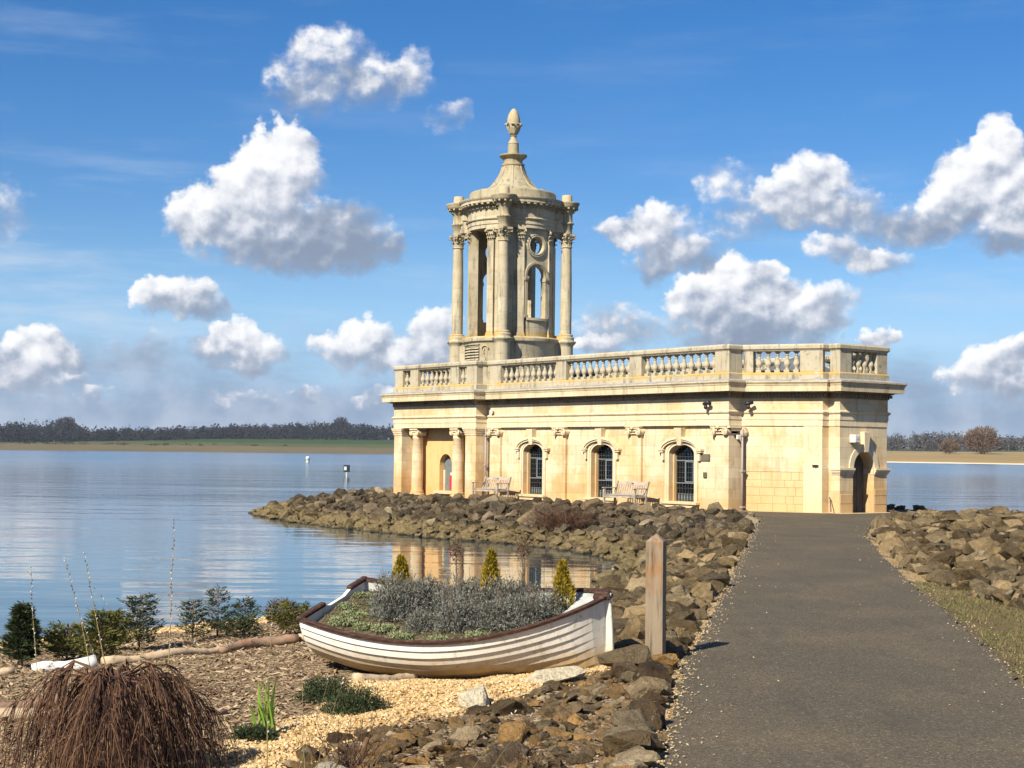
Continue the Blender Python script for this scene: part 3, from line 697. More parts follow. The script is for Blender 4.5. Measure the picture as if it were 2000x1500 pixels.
def wall_open(fr, s0, s1, z0, z1, o, ops, depth=0.35, back=None):
    """a wall face at offset o with arched openings (centre, half width, sill, spring, rise)"""
    cur = s0
    for (c, hw, sill, zs, rise) in ops:
        fr.quad((cur, o, z0), (c - hw, o, z0), (c - hw, o, z1), (cur, o, z1))
        if sill > z0: fr.quad((c - hw, o, z0), (c + hw, o, z0), (c + hw, o, sill), (c - hw, o, sill))
        ap = arch_pts(c, hw, zs, rise)
        for (a, za), (b_, zb) in zip(ap[:-1], ap[1:]):
            fr.quad((a, o, za), (b_, o, zb), (b_, o, z1), (a, o, z1))
            fr.quad((a, o, za), (b_, o, zb), (b_, o - depth, zb), (a, o - depth, za))
        fr.quad((c - hw, o, sill), (c - hw, o, zs), (c - hw, o - depth, zs), (c - hw, o - depth, sill))
        fr.quad((c + hw, o, sill), (c + hw, o, zs), (c + hw, o - depth, zs), (c + hw, o - depth, sill))
        fr.quad((c - hw, o, sill), (c + hw, o, sill), (c + hw, o - depth, sill), (c - hw, o - depth, sill))
        if back is not None:
            pass
        cur = c + hw
    fr.quad((cur, o, z0), (s1, o, z0), (s1, o, z1), (cur, o, z1))
def arc_band(fr, c, hw0, r0, hw1, r1, zs, o0, o1, a0=0.0, a1=math.pi, n=16):
    """a raised moulding between two half ellipses"""
    for i in range(n):
        A = a0 + (a1 - a0) * i / n; B = a0 + (a1 - a0) * (i + 1) / n
        def pt(hw, r_, A, o): return (c - hw * math.cos(A), o, zs + r_ * math.sin(A))
        fr.quad(pt(hw0, r0, A, o1), pt(hw0, r0, B, o1), pt(hw1, r1, B, o1), pt(hw1, r1, A, o1))
        fr.quad(pt(hw0, r0, A, o0), pt(hw0, r0, B, o0), pt(hw0, r0, B, o1), pt(hw0, r0, A, o1))
        fr.quad(pt(hw1, r1, A, o0), pt(hw1, r1, B, o0), pt(hw1, r1, B, o1), pt(hw1, r1, A, o1))
    for A in (a0, a1):
        fr.quad(pt(hw0, r0, A, o0), pt(hw1, r1, A, o0), pt(hw1, r1, A, o1), pt(hw0, r0, A, o1))

# --- walls
WIN = [(-12.64, 0.575), (-8.77, 0.575), (-4.82, 0.59)]
fr = Fr((-15.4, -2.05), (-2.63, -2.05))
wall_open(fr, 0, 12.67, ZB, 2.75, -0.1, [(x + 15.4, hw, 0.22, 1.72, 0.31) for x, hw in WIN], 0.36)
nave_wall = fr.build('wall', M['wall'], chapel)
for a, b_, o in [((-15.4, -2.55), (-15.4, -2.05), 0), ((-2.63, 3.63), (-2.63, 4.18), 0), ((-2.63, 4.18), (-15.4, 4.18), -.1), ((-15.4, 4.18), (-15.4, 4.68), 0), ((-15.4, 4.68), (-21.1, 4.68), 0), ((-21.1, 4.68), (-21.1, -2.55), 0)]:
    fr = Fr(a, b_); fr.quad((0, o, ZB), (fr.L, o, ZB), (fr.L, o, 2.75), (0, o, 2.75)); fr.build('wall', M['wall'], chapel)
for a, b_ in [((-.443, 2.13), (-.443, 2.41)), ((0, 2.13), (-.443, 2.13)), ((-.443, 2.41), (-2.63, 3.63)), ((-.443, -.28), (-.443, 0)), ((-.443, 0), (0, 0))]:
    fr = Fr(a, b_); fr.quad((0, 0, ZB), (fr.L, 0, ZB), (fr.L, 0, 2.75), (0, 0, 2.75)); fr.build('wall', M['wall'], chapel)
# canted chancel wall with a shallow corner strip and exposed foot stones
fr = Fr((-2.63, -1.5), (-.443, -.28)); CL = fr.L
fr.quad((0, -.02, 1.22), (CL, -.02, 1.22), (CL, -.02, 2.75), (0, -.02, 2.75)); fr.quad((0, -.045, ZB), (CL, -.045, ZB), (CL, -.045, 1.22), (0, -.045, 1.22)); fr.quad((0, -.045, 1.22), (CL, -.045, 1.22), (CL, -.02, 1.22), (0, -.02, 1.22))
cant = fr.build('wall', M['wall'], chapel)
fr = Fr((-2.63, -1.5), (-.443, -.28)); fr.box(CL - .58, CL, -.1, 0.006, ZB, 2.62); bevel(fr.build('corner_strip', M['trim'], chapel), .008)
rs = random.Random(5)
zc = -0.06
for row, hgt in enumerate([0.30, 0.24, 0.26, 0.22, 0.25]):
    s_ = 0.12 if row else 0.1
    while s_ < CL - .62:
        w_ = min(rs.uniform(0.24, 0.52), CL - .585 - s_)
        if w_ < .09: break
        f2 = Fr((-2.63, -1.5), (-.443, -.28)); pr = rs.uniform(-.030, -.018)
        f2.box(s_ + .002, s_ + w_ - .002, -.1, pr, zc + .002, zc + hgt - .002)
        bevel(f2.build('stone', M['block'], cant), .005); s_ += w_
    zc += hgt
# end wall with its arched doorway
fr = Fr((0, 0), (0, 2.13)); EL_ = 2.13
wall_open(fr, 0, EL_, ZB, 2.75, 0, [(1.06, .47, -.02, 1.36, .50)], 0.42)
endw = fr.build('wall', M['wall'], chapel)
f2 = Fr((0, 0), (0, 2.13)); 
for (sa, sb, hts) in [(0.012, .56, (.34, .30)), (1.56, 2.118, (.30, .27, .22)), (1.56, 1.80, ())]:
    z_ = -.06
    for k, hh_ in enumerate(hts):
        f2 = Fr((0, 0), (0, 2.13)); f2.box(sa, sb, -.1, .007 + .004 * k, z_ + .004, z_ + hh_ - .004); bevel(f2.build('stone', M['block'], endw), .010); z_ += hh_
f2 = Fr((0, 0), (0, 2.13)); f2.quad((.5, -.42, -.1), (1.62, -.42, -.1), (1.62, -.42, 1.95), (.5, -.42, 1.95)); door = f2.build('door', wood('painted grey door', (0.085, 0.075, 0.065), (0.05, 0.045, 0.04), (0.09, 0.075, 0.06)), chapel)
for k in range(6):
    f2 = Fr((0, 0), (0, 2.13)); f2.box(.60 + k * .155, .60 + k * .155 + .147, -.42, -.40, -.02, 1.8); bevel(f2.build('plank', door.data.materials[0], door), .006)
f2 = Fr((0, 0), (0, 2.13)); f2.mb.tube([f2.P(.80, -.385, .2), f2.P(.80, -.385, 1.25)], .012); f2.build('door_bar', M['white'], door)
# impost band broken by the doorway, its profile stepping down
for (a, b_) in ((-.10, .59), (1.53, 2.23)):
    imp = Fr((0, 0), (0, 2.13))
    for k, (o_, z0, z1) in enumerate([(.10, 1.30, 1.36), (.075, 1.245, 1.298), (.05, 1.20, 1.243), (.025, 1.16, 1.198)]):
        lo = a if a > 0 else -o_; hi = b_ if b_ < 2 else 2.13 + o_
        imp.box(lo, hi, -.05, o_, z0, z1)
    imp.build('impost', M['trim'], chapel)
imp = Fr((-.443, 0), (0, 0))
for k, (o_, z0, z1) in enumerate([(.10, 1.301, 1.361), (.075, 1.246, 1.299), (.05, 1.201, 1.244), (.025, 1.161, 1.199)]): imp.box(.15, .443 + o_ - .003, -.03, o_ - .003, z0, z1)
imp.build('impost', M['trim'], chapel)
for (a, b_) in ((.535, .592), (1.528, 1.585)):
    imp = Fr((0, 0), (0, 2.13)); imp.box(a - .012, b_ + .012, -.41, -.012, 1.17, 1.34); imp.build('impost', M['trim'], chapel)
fr = Fr((0, 0), (0, 2.13)); arc_band(fr, 1.06, .475, .505, .66, .70, 1.362, 0, .035, 0, math.pi)
fr.build('arch_moulding', M['trim'], chapel)
fr = Fr((0, 0), (0, 2.13))
fr.mb.add([fr.P(*p) for p in [(.97, 0, 1.84), (1.15, 0, 1.84), (1.21, 0, 2.46), (.91, 0, 2.46), (.97, .13, 1.84), (1.15, .13, 1.84), (1.21, .16, 2.46), (.91, .16, 2.46)]], [(4, 5, 6, 7), (0, 1, 5, 4), (1, 2, 6, 5), (2, 3, 7, 6), (3, 0, 4, 7)])
bevel(fr.build('keystone', M['trim'], chapel), .01)
# --- portico front: piers, recess, two Ionic columns
for (a, b_, nm) in ((-21.1, -20.54, 'pier'), (-16.09, -15.402, 'pier')):
    mb = MB(); mb.box(a, b_, -2.55, -1.95, ZB, 2.34); bevel(mb.build(nm, M['wall'], chapel), .006)
    mb = MB()
    for (o_, z0, z1) in [(.02, 2.34, 2.42), (.045, 2.42, 2.50), (.07, 2.50, 2.56), (.09, 2.56, 2.615)]: mb.box(a - o_, b_ + o_, -2.55 - o_, -1.97, z0, z1)
    mb.build('pier_cap', M['trim'], chapel)
fr = Fr((-20.54, -1.98), (-16.09, -1.98)); wall_open(fr, 0, 4.45, ZB, 2.75, 0, [(2.31, .43, .20, 1.19, .43)], .22)
fr.build('wall', stone('ochre render', (0.60, 0.38, 0.17), (0.56, 0.29, 0.10), (0.34, 0.22, 0.12), joints=False, foot=.3), chapel)
fr = Fr((-20.54, -1.98), (-16.09, -1.98)); fr.box(1.86, 2.76, -.26, -.225, .15, 1.66); nd_ = fr.build('niche_door', simple('grey green door paint', (0.13, 0.15, 0.15), .6), chapel)
fr = Fr((-20.54, -1.98), (-16.09, -1.98)); fr.box(1.93, 2.02, -.224, -.16, .2, 1.0); fr.build('door_post', M['trim'], nd_)
fr = Fr((-20.54, -1.98), (-16.09, -1.98)); fr.box(2.34, 2.66, -.224, -.17, .25, 0.78); fr.build('red_panel', M['red'], nd_)
fr = Fr((-20.54, -1.98), (-16.09, -1.98)); fr.box(2.40, 2.60, -.169, -.162, .80, .90); fr.build('notice', M['white'], nd_)
fr = Fr((-20.54, -1.98), (-16.09, -1.98)); fr.box(1.7, 2.95, -.02, .12, .08, .20); fr.build('sill', M['trim'], chapel)
colm = MB(); colm.lathe([(.30, ZB), (.30, .02), (.29, .06), (.25, .10), (.27, .13), (.245, .17), (.225, .2), (.222, .9), (.215, 1.5), (.195, 2.2), (.215, 2.22), (.2, 2.25), (.2, 2.36)], seg=24)
def volute_mb(mb, cx, cz, y0, y1, r=.115):
    """scroll: disc with a raised spiral"""
    n = 18
    Mx = Matrix(((1, 0, 0, cx), (0, 0, 1, 0), (0, 1, 0, cz), (0, 0, 0, 1)))
    mb.lathe([(0.0, y0 + .02), (r * .93, y0 + .02), (r * .93, y1 - .02), (0, y1 - .02)], seg=n, smooth=False, mat=Mx)
    for yy in (y0, y1):
        sgn = 1 if yy == y1 else -1
        pts = [(cx + r * (1 - .72 * k / 26) * math.cos(k * .55), yy - sgn * .018, cz + r * (1 - .72 * k / 26) * math.sin(k * .55)) for k in range(24)]
        mb.tube(pts, [r * .13] * 24, 5)
    mb.lathe([(0.0, y0), (r * .2, y0), (r * .2, y1), (0, y1)], seg=8, smooth=False, mat=Mx)
icap = MB()
for sx in (-1, 1): volute_mb(icap, sx * .215, 2.43, -.21, .21)
icap.box(-.235, .235, -.19, .19, 2.45, 2.54); icap.box(-.27, .27, -.23, .23, 2.54, 2.612)
icap.lathe([(.2, 2.34), (.235, 2.37), (.2, 2.42)], seg=20)
cm, im = colm.mesh('column_shaft', M['wall']), icap.mesh('ionic_capital', M['trim'])
for cx in (-19.73, -16.90):
    c_ = inst('column', cm, chapel, (cx, -2.31, 0)); inst('capital', im, c_)
# --- nave pilasters
pcap = MB()
for sx in (-1, 1): volute_mb(pcap, sx * .265, 2.435, -.13, .10, .125)
pcap.box(-.27, .27, -.06, .08, 2.36, 2.41); pcap.box(-.25, .25, -.09, .08, 2.43, 2.50)
for k in range(5): pcap.lathe([(0, 2.43), (.03, 2.44), (.034, 2.47), (0.012, 2.5)], -.16 + .08 * k, -.09, 8)
pcap.box(-.34, .34, -.12, .08, 2.535, 2.585); pcap.box(-.36, .36, -.14, .08, 2.585, 2.612)
pcap.lathe([(0.0, 2.50), (.05, 2.52), (.06, 2.56), (.03, 2.61), (0, 2.62)], 0, -.145, 8)
pm = pcap.mesh('pilaster_capital', M['trim'])
for (a, b_) in ((-15.2, -14.55), (-11.23, -10.68), (-7.29, -6.70)):
    mb = MB(); mb.box(a, b_, -2.05, -1.93, ZB, 2.38); o = bevel(mb.build('pilaster', M['wall'], chapel), .006)
    inst('capital', pm, o, ((a + b_) / 2, -2.05, 0))
mb = MB(); mb.box(-3.24, -2.63, -2.05, -1.49, ZB, 2.38); o = bevel(mb.build('pilaster', M['wall'], chapel), .006)
inst('capital', pm, o, (-2.97, -2.05, 0))
mbc = MB(); mbc.box(-2.70, -2.53, -2.02, -1.50, 2.45, 2.54); mbc.box(-2.68, -2.50, -2.14, -1.50, 2.54, 2.612)
Mx = Matrix(((0, 0, -1, -2.52), (1, 0, 0, -1.50), (0, 1, 0, 2.42), (0, 0, 0, 1)))
for r_, z0, z1 in ((.14, -.13, .06), (.09, -.13, .085), (.04, -.13, .11)): mbc.lathe([(0, -z0), (r_, -z0), (r_, -z1), (0, -z1)], seg=16, smooth=False, mat=Mx)
mbc.build('corner_scroll', M['trim'], o)
# pilaster feet
for (a, b_) in ((-15.2, -14.55), (-11.23, -10.68), (-7.29, -6.70), (-3.24, -2.63)):
    mb = MB(); mb.box(a - .03, b_ + (.03 if b_ < -3 else .02), -2.09, -1.93, ZB, .10); mb.build('plinth', M['trim'], chapel)

# --- windows
for (xc, hw) in WIN:
    s_ = xc + 15.4
    wn_ = empty('window', (0, 0, 0), parent=chapel)
    f2 = Fr((-15.4, -2.05), (-2.63, -2.05))
    for (i0, i1, o_) in ((0.0, .07, -.065), (.07, .17, -.045)):
        arc_band(f2, s_, hw + i0, .31 + i0, hw + i1, .31 + i1, 1.72, -.1, o_)
        for sg in (-1, 1):
            a, b_ = sorted((s_ + sg * (hw + i0), s_ + sg * (hw + i1))); f2.box(a, b_, -.1, o_, .22, 1.72)
    f2.build('surround', M['trim'], wn_)
    f2 = Fr((-15.4, -2.05), (-2.63, -2.05))
    arc_band(f2, s_, hw + .21, .33, hw + .30, .42, 1.80, -.1, .03, .18, math.pi - .18); arc_band(f2, s_, hw + .27, .39, hw + .34, .47, 1.80, -.1, .07, .18, math.pi - .18)
    for sg in (-1, 1):
        a, b_ = sorted((s_ + sg * (hw + .17), s_ + sg * (hw + .42))); f2.box(a, b_, -.1, .06, 1.83, 1.885); f2.box(a + .02, b_ - .02, -.1, .03, 1.77, 1.83)
        a, b_ = sorted((s_ + sg * (hw + .20), s_ + sg * (hw + .30))); f2.box(a, b_, -.1, -.01, 1.52, 1.77)
    f2.build('hood_mould', M['trim'], wn_)
    f2 = Fr((-15.4, -2.05), (-2.63, -2.05))
    f2.mb.add([f2.P(*p) for p in [(s_ - .085, -.1, 1.99), (s_ + .085, -.1, 1.99), (s_ + .17, -.1, 2.55), (s_ - .17, -.1, 2.55), (s_ - .085, .04, 1.99), (s_ + .085, .04, 1.99), (s_ + .17, .12, 2.55), (s_ - .17, .12, 2.55)]], [(4, 5, 6, 7), (0, 1, 5, 4), (1, 2, 6, 5), (2, 3, 7, 6), (3, 0, 4, 7)])
    bevel(f2.build('keystone', M['trim'], wn_), .008)
    f2 = Fr((-15.4, -2.05), (-2.63, -2.05)); f2.box(s_ - hw - .24, s_ + hw + .24, -.1, .08, .13, .218); f2.box(s_ - hw - .18, s_ + hw + .18, -.1, .03, .02, .13); bevel(f2.build('sill', M['trim'], wn_), .01)
    # glazing, lead bars, casement, stone mullion strip on the left reveal
    f2 = Fr((-15.4, -2.05), (-2.63, -2.05)); f2.quad((s_ - hw, -.38, .22), (s_ + hw, -.38, .22), (s_ + hw, -.38, 2.05), (s_ - hw, -.38, 2.05)); f2.build('glass', M['glass'], wn_)
    gb = Fr((-15.4, -2.05), (-2.63, -2.05))
    def htop(a): q = 1 - ((a - s_) / hw) ** 2; return 1.72 + .31 * math.sqrt(max(0, q))
    k = 0; a = s_ - hw + .08
    while a < s_ + hw - .03: gb.box(a - .006, a + .006, -.372, -.36, .22, htop(a)); a += .131
    z_ = .30
    while z_ < 1.98:
        hh_ = hw if z_ < 1.72 else hw * math.sqrt(max(.02, 1 - ((z_ - 1.72) / .31) ** 2)); gb.box(s_ - hh_, s_ + hh_, -.373, -.361, z_ - .006, z_ + .006); z_ += .168
    gb.build('glazing_bars', M['iron'], wn_)
    cs = Fr((-15.4, -2.05), (-2.63, -2.05))
    for z_ in (.80, 1.52): cs.box(s_ - hw, s_ + hw, -.372, -.342, z_ - .012, z_ + .012)
    for a in (s_ - .10, s_ + .27): cs.box(a - .014, a + .014, -.37, -.33, .84, 1.48)
    for z_ in (.84, 1.48): cs.box(s_ - .114, s_ + .284, -.369, -.331, z_ - .012, z_ + .012)
    cs.build('casement', M['ironlite'], wn_)
    f2 = Fr((-15.4, -2.05), (-2.63, -2.05)); f2.box(s_ - hw, s_ - hw + .045, -.37, -.26, .22, 1.74); f2.build('jamb_lining', M['block'], wn_)
    f2 = Fr((-15.4, -2.05), (-2.63, -2.05))
    f2.quad((s_ - 1, -1.6, 0), (s_ + 1, -1.6, 0), (s_ + 1, -1.6, 2.6), (s_ - 1, -1.6, 2.6)); f2.quad((s_ - 1, -.39, 0), (s_ - 1, -1.6, 0), (s_ - 1, -1.6, 2.6), (s_ - 1, -.39, 2.6)); f2.quad((s_ + 1, -.39, 0), (s_ + 1, -1.6, 0), (s_ + 1, -1.6, 2.6), (s_ + 1, -.39, 2.6))
    f2.quad((s_ - 1, -.39, 0), (s_ + 1, -.39, 0), (s_ + 1, -1.6, 0), (s_ - 1, -1.6, 0)); f2.quad((s_ - 1, -.39, 2.6), (s_ + 1, -.39, 2.6), (s_ + 1, -1.6, 2.6), (s_ - 1, -1.6, 2.6)); f2.build('room', M['dark'], wn_)
    f2 = Fr((-15.4, -2.05), (-2.63, -2.05))
    for k in range(8): f2.box(s_ - hw + .05 + k * .14, s_ - hw + .13 + k * .14, -.46, -.42, .22, .47)
    f2.build('radiator', M['radiator'], wn_)

# --- entablature, cornice and dentils round the whole building
MB().sweep([(-.12, 2.62), (.02, 2.62), (.02, 2.80), (.035, 2.805), (.035, 2.97), (.07, 3.0), (.085, 3.03), (.085, 3.06), (.02, 3.09)], F).build('architrave', M['trim'], chapel)
MB().sweep([(.02, 3.09), (.02, 3.45)], F).build('frieze', M['wall'], chapel)
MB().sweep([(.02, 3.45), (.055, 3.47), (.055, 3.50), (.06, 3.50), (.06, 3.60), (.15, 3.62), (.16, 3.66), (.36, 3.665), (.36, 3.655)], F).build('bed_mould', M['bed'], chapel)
MB().sweep([(.362, 3.655), (.375, 3.655), (.375, 3.83), (.39, 3.84), (.40, 3.88), (.44, 3.93), (.44, 3.96)], F).build('cornice', M['cornice'], chapel)
MB().sweep([(.44, 3.96), (.44, 3.975), (.03, 4.05), (-.4, 4.06)], F).build('lead_flashing', M['leadflash'], chapel)
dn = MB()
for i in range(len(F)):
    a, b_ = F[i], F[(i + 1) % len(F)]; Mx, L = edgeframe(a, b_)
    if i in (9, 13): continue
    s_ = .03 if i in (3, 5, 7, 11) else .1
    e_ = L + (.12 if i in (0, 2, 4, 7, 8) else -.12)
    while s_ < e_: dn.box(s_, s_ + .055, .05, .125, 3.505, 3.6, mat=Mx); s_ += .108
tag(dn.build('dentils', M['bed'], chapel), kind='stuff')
mb = MB(); mb.tube([(-2.55, -1.53, -.1), (-2.55, -1.53, 2.45)], .035, 8); mb.build('shadow_gap_tube', M['black'], chapel)  # black tube added in place of the shadow gap beside the downpipe
# --- roof behind the parapet
rf = MB(); rf.add([(x, y, 4.045) for x, y in F], [tuple(range(16))])
rf.build('roof', M['lead'], chapel)
rf = MB(); rf.add([(-16.0, -1.2, 4.05), (-3.2, -1.2, 4.05), (-.9, .3, 4.05), (-.9, 1.8, 4.05), (-3.2, 3.3, 4.05), (-16.0, 3.3, 4.05), (-15.2, 1.05, 4.42), (-4.5, 1.05, 4.42), (-2.6, 1.05, 4.92)], [(0, 1, 7, 6), (1, 2, 8, 7), (2, 3, 8), (3, 4, 7, 8), (4, 5, 6, 7), (5, 0, 6)])
rf.build('low_roof', M['lead'], chapel)
# --- balustrade
bal = empty('balustrade', parent=chapel)
MB().sweep([(.05, 4.0), (.05, 4.21), (.02, 4.25), (-.30, 4.25), (-.30, 4.0)], F, ring=False).build('base_course', M['balus'], bal)
MB().sweep([(-.26, 4.90), (.01, 4.90), (.03, 4.93), (.07, 4.97), (.07, 5.06), (.03, 5.11), (-.28, 5.11), (-.32, 5.06), (-.32, 4.97)], F, ring=True).build('coping', M['balus'], bal)
bp = MB(); bp.box(-.085, .085, -.085, .085, 4.245, 4.34, .98); bp.box(-.075, .075, -.075, .075, 4.86, 4.905)
bp.lathe([(.05, 4.34), (.06, 4.355), (.05, 4.38), (.045, 4.40), (.09, 4.46), (.105, 4.51), (.098, 4.56), (.065, 4.65), (.042, 4.73), (.038, 4.765), (.06, 4.78), (.06, 4.795), (.042, 4.81), (.055, 4.84), (.075, 4.86)], seg=12)
bmesh_ = bp.mesh('baluster', M['balus'])
def bal_run(a, b_, piers, bals):
    Mx, L = edgeframe(a, b_); ang = math.atan2(Mx[1][0], Mx[0][0])
    for (s0, s1) in piers:
        f2 = Fr(a, b_); f2.box(s0, s1, -.29, .012, 4.245, 4.905); bevel(f2.build('pier', M['balus'], bal), .008)
    for (s0, s1, n) in bals:
        for k in range(n):
            s_ = s0 + (s1 - s0) * (k + .5) / n; p = Mx @ Vector((s_, -.135, 0))
            inst('baluster', bmesh_, bal, (p.x, p.y, 0), (0, 0, ang))
bal_run(F[0], F[1], [(0, .57), (1.14, 1.70), (3.96, 4.51), (5.06, 5.712)], [(.57, 1.14, 2), (1.70, 3.96, 7), (4.51, 5.06, 2)])
bal_run(F[2], F[3], [(.012, .85), (4.17, 4.72), (8.11, 8.70), (12.16, 12.782)], [(.85, 4.17, 10), (4.72, 8.11, 10), (8.70, 12.16, 10)])
bal_run(F[3], F[4], [(.30, .56)], [])
bal_run(F[4], F[5], [(.06, .36), (1.82, 2.515)], [(.36, 1.82, 5)])
bal_run(F[7], F[8], [(-.012, .50), (1.66, 2.142)], [(.50, 1.66, 4)])
bal_run(F[6], F[7], [(.06, .15)], [])
bal_run(F[8], F[9], [(.29, .44)], []); bal_run(F[10], F[11], [(.0, .695), (2.15, 2.45)], [(.695, 2.15, 5)])
bal_run(F[11], F[12], [(.0, .26)], [])
bal_run(F[12], F[13], [(-.012, .61), (4.07, 4.66), (8.05, 8.60), (11.92, 12.76)], [(.61, 4.07, 10), (4.66, 8.05, 10), (8.60, 11.92, 10)])
bal_run(F[14], F[15], [(-.012, .64), (1.19, 1.74), (4.0, 4.56), (5.13, 5.712)], [(.64, 1.19, 2), (1.74, 4.0, 7), (4.56, 5.13, 2)])
bal_run(F[15], F[0], [(.29, .57), (2.0, 2.5), (4.7, 5.2), (6.66, 6.94)], [(.57, 2.0, 4), (2.5, 4.7, 6), (5.2, 6.66, 4)])
# --- downpipes
for (x, y) in ((-2.47, -1.62), (-15.30, -2.17)):
    mb = MB(); mb.tube([(x, y, -.1), (x, y, 2.5 if x > -5 else 2.6)], .032, 10)
    for z_ in (.1, 1.2, 2.3): mb.box(x - .06, x + .06, y - .05, y + .09, z_, z_ + .05)
    mb.build('downpipe', M['pipe'], chapel)

# ================================================================== the tower (part of the chapel)
TX, TY = -18.2, 1.065
tower = empty('tower', (TX, TY, 0), parent=chapel)
def LT(name, prof, mat='tower', seg=48, smooth=True):
    o = MB().lathe(prof, 0, 0, seg, smooth).build(name, M[mat], tower)
    if smooth: 
        md = o.modifiers.new('edges', 'EDGE_SPLIT'); md.split_angle = R(32)
    return o
LT('drum_base', [(1.85, 3.9), (1.85, 5.95), (1.88, 6.0), (1.95, 6.05), (1.97, 6.12), (1.97, 6.18), (1.90, 6.24), (0, 6.24)])
LT('entablature', [(1.40, 10.50), (1.78, 10.50), (1.78, 10.64), (1.81, 10.65), (1.81, 10.80), (1.86, 10.83), (1.88, 10.87), (1.82, 10.9), (1.80, 10.92), (1.80, 11.24), (1.84, 11.27), (1.86, 11.38), (1.93, 11.40), (1.95, 11.46), (2.10, 11.47), (2.10, 11.56), (2.14, 11.6), (2.17, 11.66), (2.17, 11.68), (1.76, 11.74), (1.76, 11.76)])
LT('ceiling', [(1.40, 10.50), (1.40, 10.58), (0, 10.6)])
roofp = [(1.76, 11.70), (1.74, 12.02), (1.70, 12.07), (1.40, 12.12), (1.12, 12.22), (.90, 12.36), (.72, 12.56), (.58, 12.76), (.49, 12.95), (.43, 13.12), (.46, 13.16), (.46, 13.22), (.38, 13.24), (.37, 13.30), (.40, 13.40), (.50, 13.46), (.56, 13.52), (.56, 13.56), (.30, 13.60), (.23, 13.62), (.215, 13.98), (.23, 14.0), (.20, 14.06), (.12, 14.2), (.11, 14.27), (.15, 14.30), (.10, 14.33)]
roofp = [(r_, z_ if z_ < 12.2 else 12.2 + (z_ - 12.2) * 1.07) for r_, z_ in roofp]
LT('spire_roof', roofp, 'towerroof')
rib = MB()
for k in range(8):
    a = R(45 * k + 8); rib.tube([(r_ * 1.012 * math.cos(a), r_ * 1.012 * math.sin(a), z_) for r_, z_ in roofp[2:10]], .022, 5)
rib.build('roof_rib', M['towertrim'], tower)
FZ = 14.33 * .07 - 12.2 * .07
fin = LT('finial', [(r_, z_ + FZ) for r_, z_ in [(.10, 14.33), (.16, 14.37), (.23, 14.5), (.25, 14.68), (.27, 14.82), (.255, 15.0), (.21, 15.18), (.13, 15.33), (.04, 15.41), (0, 15.42)]], 'towertrim', 18)
lf = MB()
for k in range(8):
    a = 2 * math.pi * k / 8; w_ = .075
    for (rr0, z0, rr1, z1) in [(.17, 14.38, .27, 14.6), (.27, 14.6, .29, 14.74), (.29, 14.74, .36, 14.78), (.36, 14.78, .37, 14.73)]:
        pts = []
        for (q, z_) in ((rr0, z0), (rr1, z1)):
            for sg in (-1, 1): pts.append((q * math.cos(a) - sg * w_ * math.sin(a), q * math.sin(a) + sg * w_ * math.cos(a), z_ + FZ))
        inn = [(p[0] * .9, p[1] * .9, p[2] + .012) for p in pts]
        lf.add(pts + inn, [(0, 1, 3, 2), (4, 6, 7, 5), (0, 2, 6, 4), (1, 5, 7, 3), (0, 4, 5, 1), (2, 3, 7, 6)])
lf.build('finial_leaves', M['towertrim'], tower)
# mutules and dentils under the cornices
mu = MB()
for k in range(48):
    a = 2 * math.pi * (k + .5) / 48; Mx = Matrix.Rotation(a, 4, 'Z'); mu.box(1.93, 2.085, -.055, .055, 11.40, 11.468, mat=Mx)
for k in range(120):
    a = 2 * math.pi * k / 120; Mx = Matrix.Rotation(a, 4, 'Z'); mu.box(1.84, 1.90, -.025, .025, 11.28, 11.37, mat=Mx)
tag(mu.build('mutules', M['towertrim'], tower), kind='stuff')
# Corinthian capital (shared): bell, two rows of curled leaves, corner scrolls, abacus
def leaf_curl(mb, a, r0, z0, h, w_, out):
    prof = [(r0, z0), (r0 + .01, z0 + h * .55), (r0 + out * .55, z0 + h * .9), (r0 + out, z0 + h * .95), (r0 + out * 1.05, z0 + h * .78)]
    ws = [w_, w_ * 1.05, w_ * .9, w_ * .6, w_ * .35]
    vs = []
    for (q, z_), w2_ in zip(prof, ws):
        for sg in (-1, 1): vs.append((q * math.cos(a) - sg * w2_ * math.sin(a), q * math.sin(a) + sg * w2_ * math.cos(a), z_))
    for (q, z_), w2_ in zip(prof, ws):
        q2 = q - .025
        for sg in (-1, 1): vs.append((q2 * math.cos(a) - sg * w2_ * math.sin(a), q2 * math.sin(a) + sg * w2_ * math.cos(a), z_ - .01))
    n = len(prof); fs = []
    for k in range(n - 1):
        fs.append((2 * k, 2 * k + 1, 2 * k + 3, 2 * k + 2)); b_ = 2 * n; fs.append((b_ + 2 * k, b_ + 2 * k + 2, b_ + 2 * k + 3, b_ + 2 * k + 1))
        fs.append((2 * k, 2 * k + 2, b_ + 2 * k + 2, b_ + 2 * k)); fs.append((2 * k + 1, b_ + 2 * k + 1, b_ + 2 * k + 3, 2 * k + 3))
    mb.add(vs, fs)
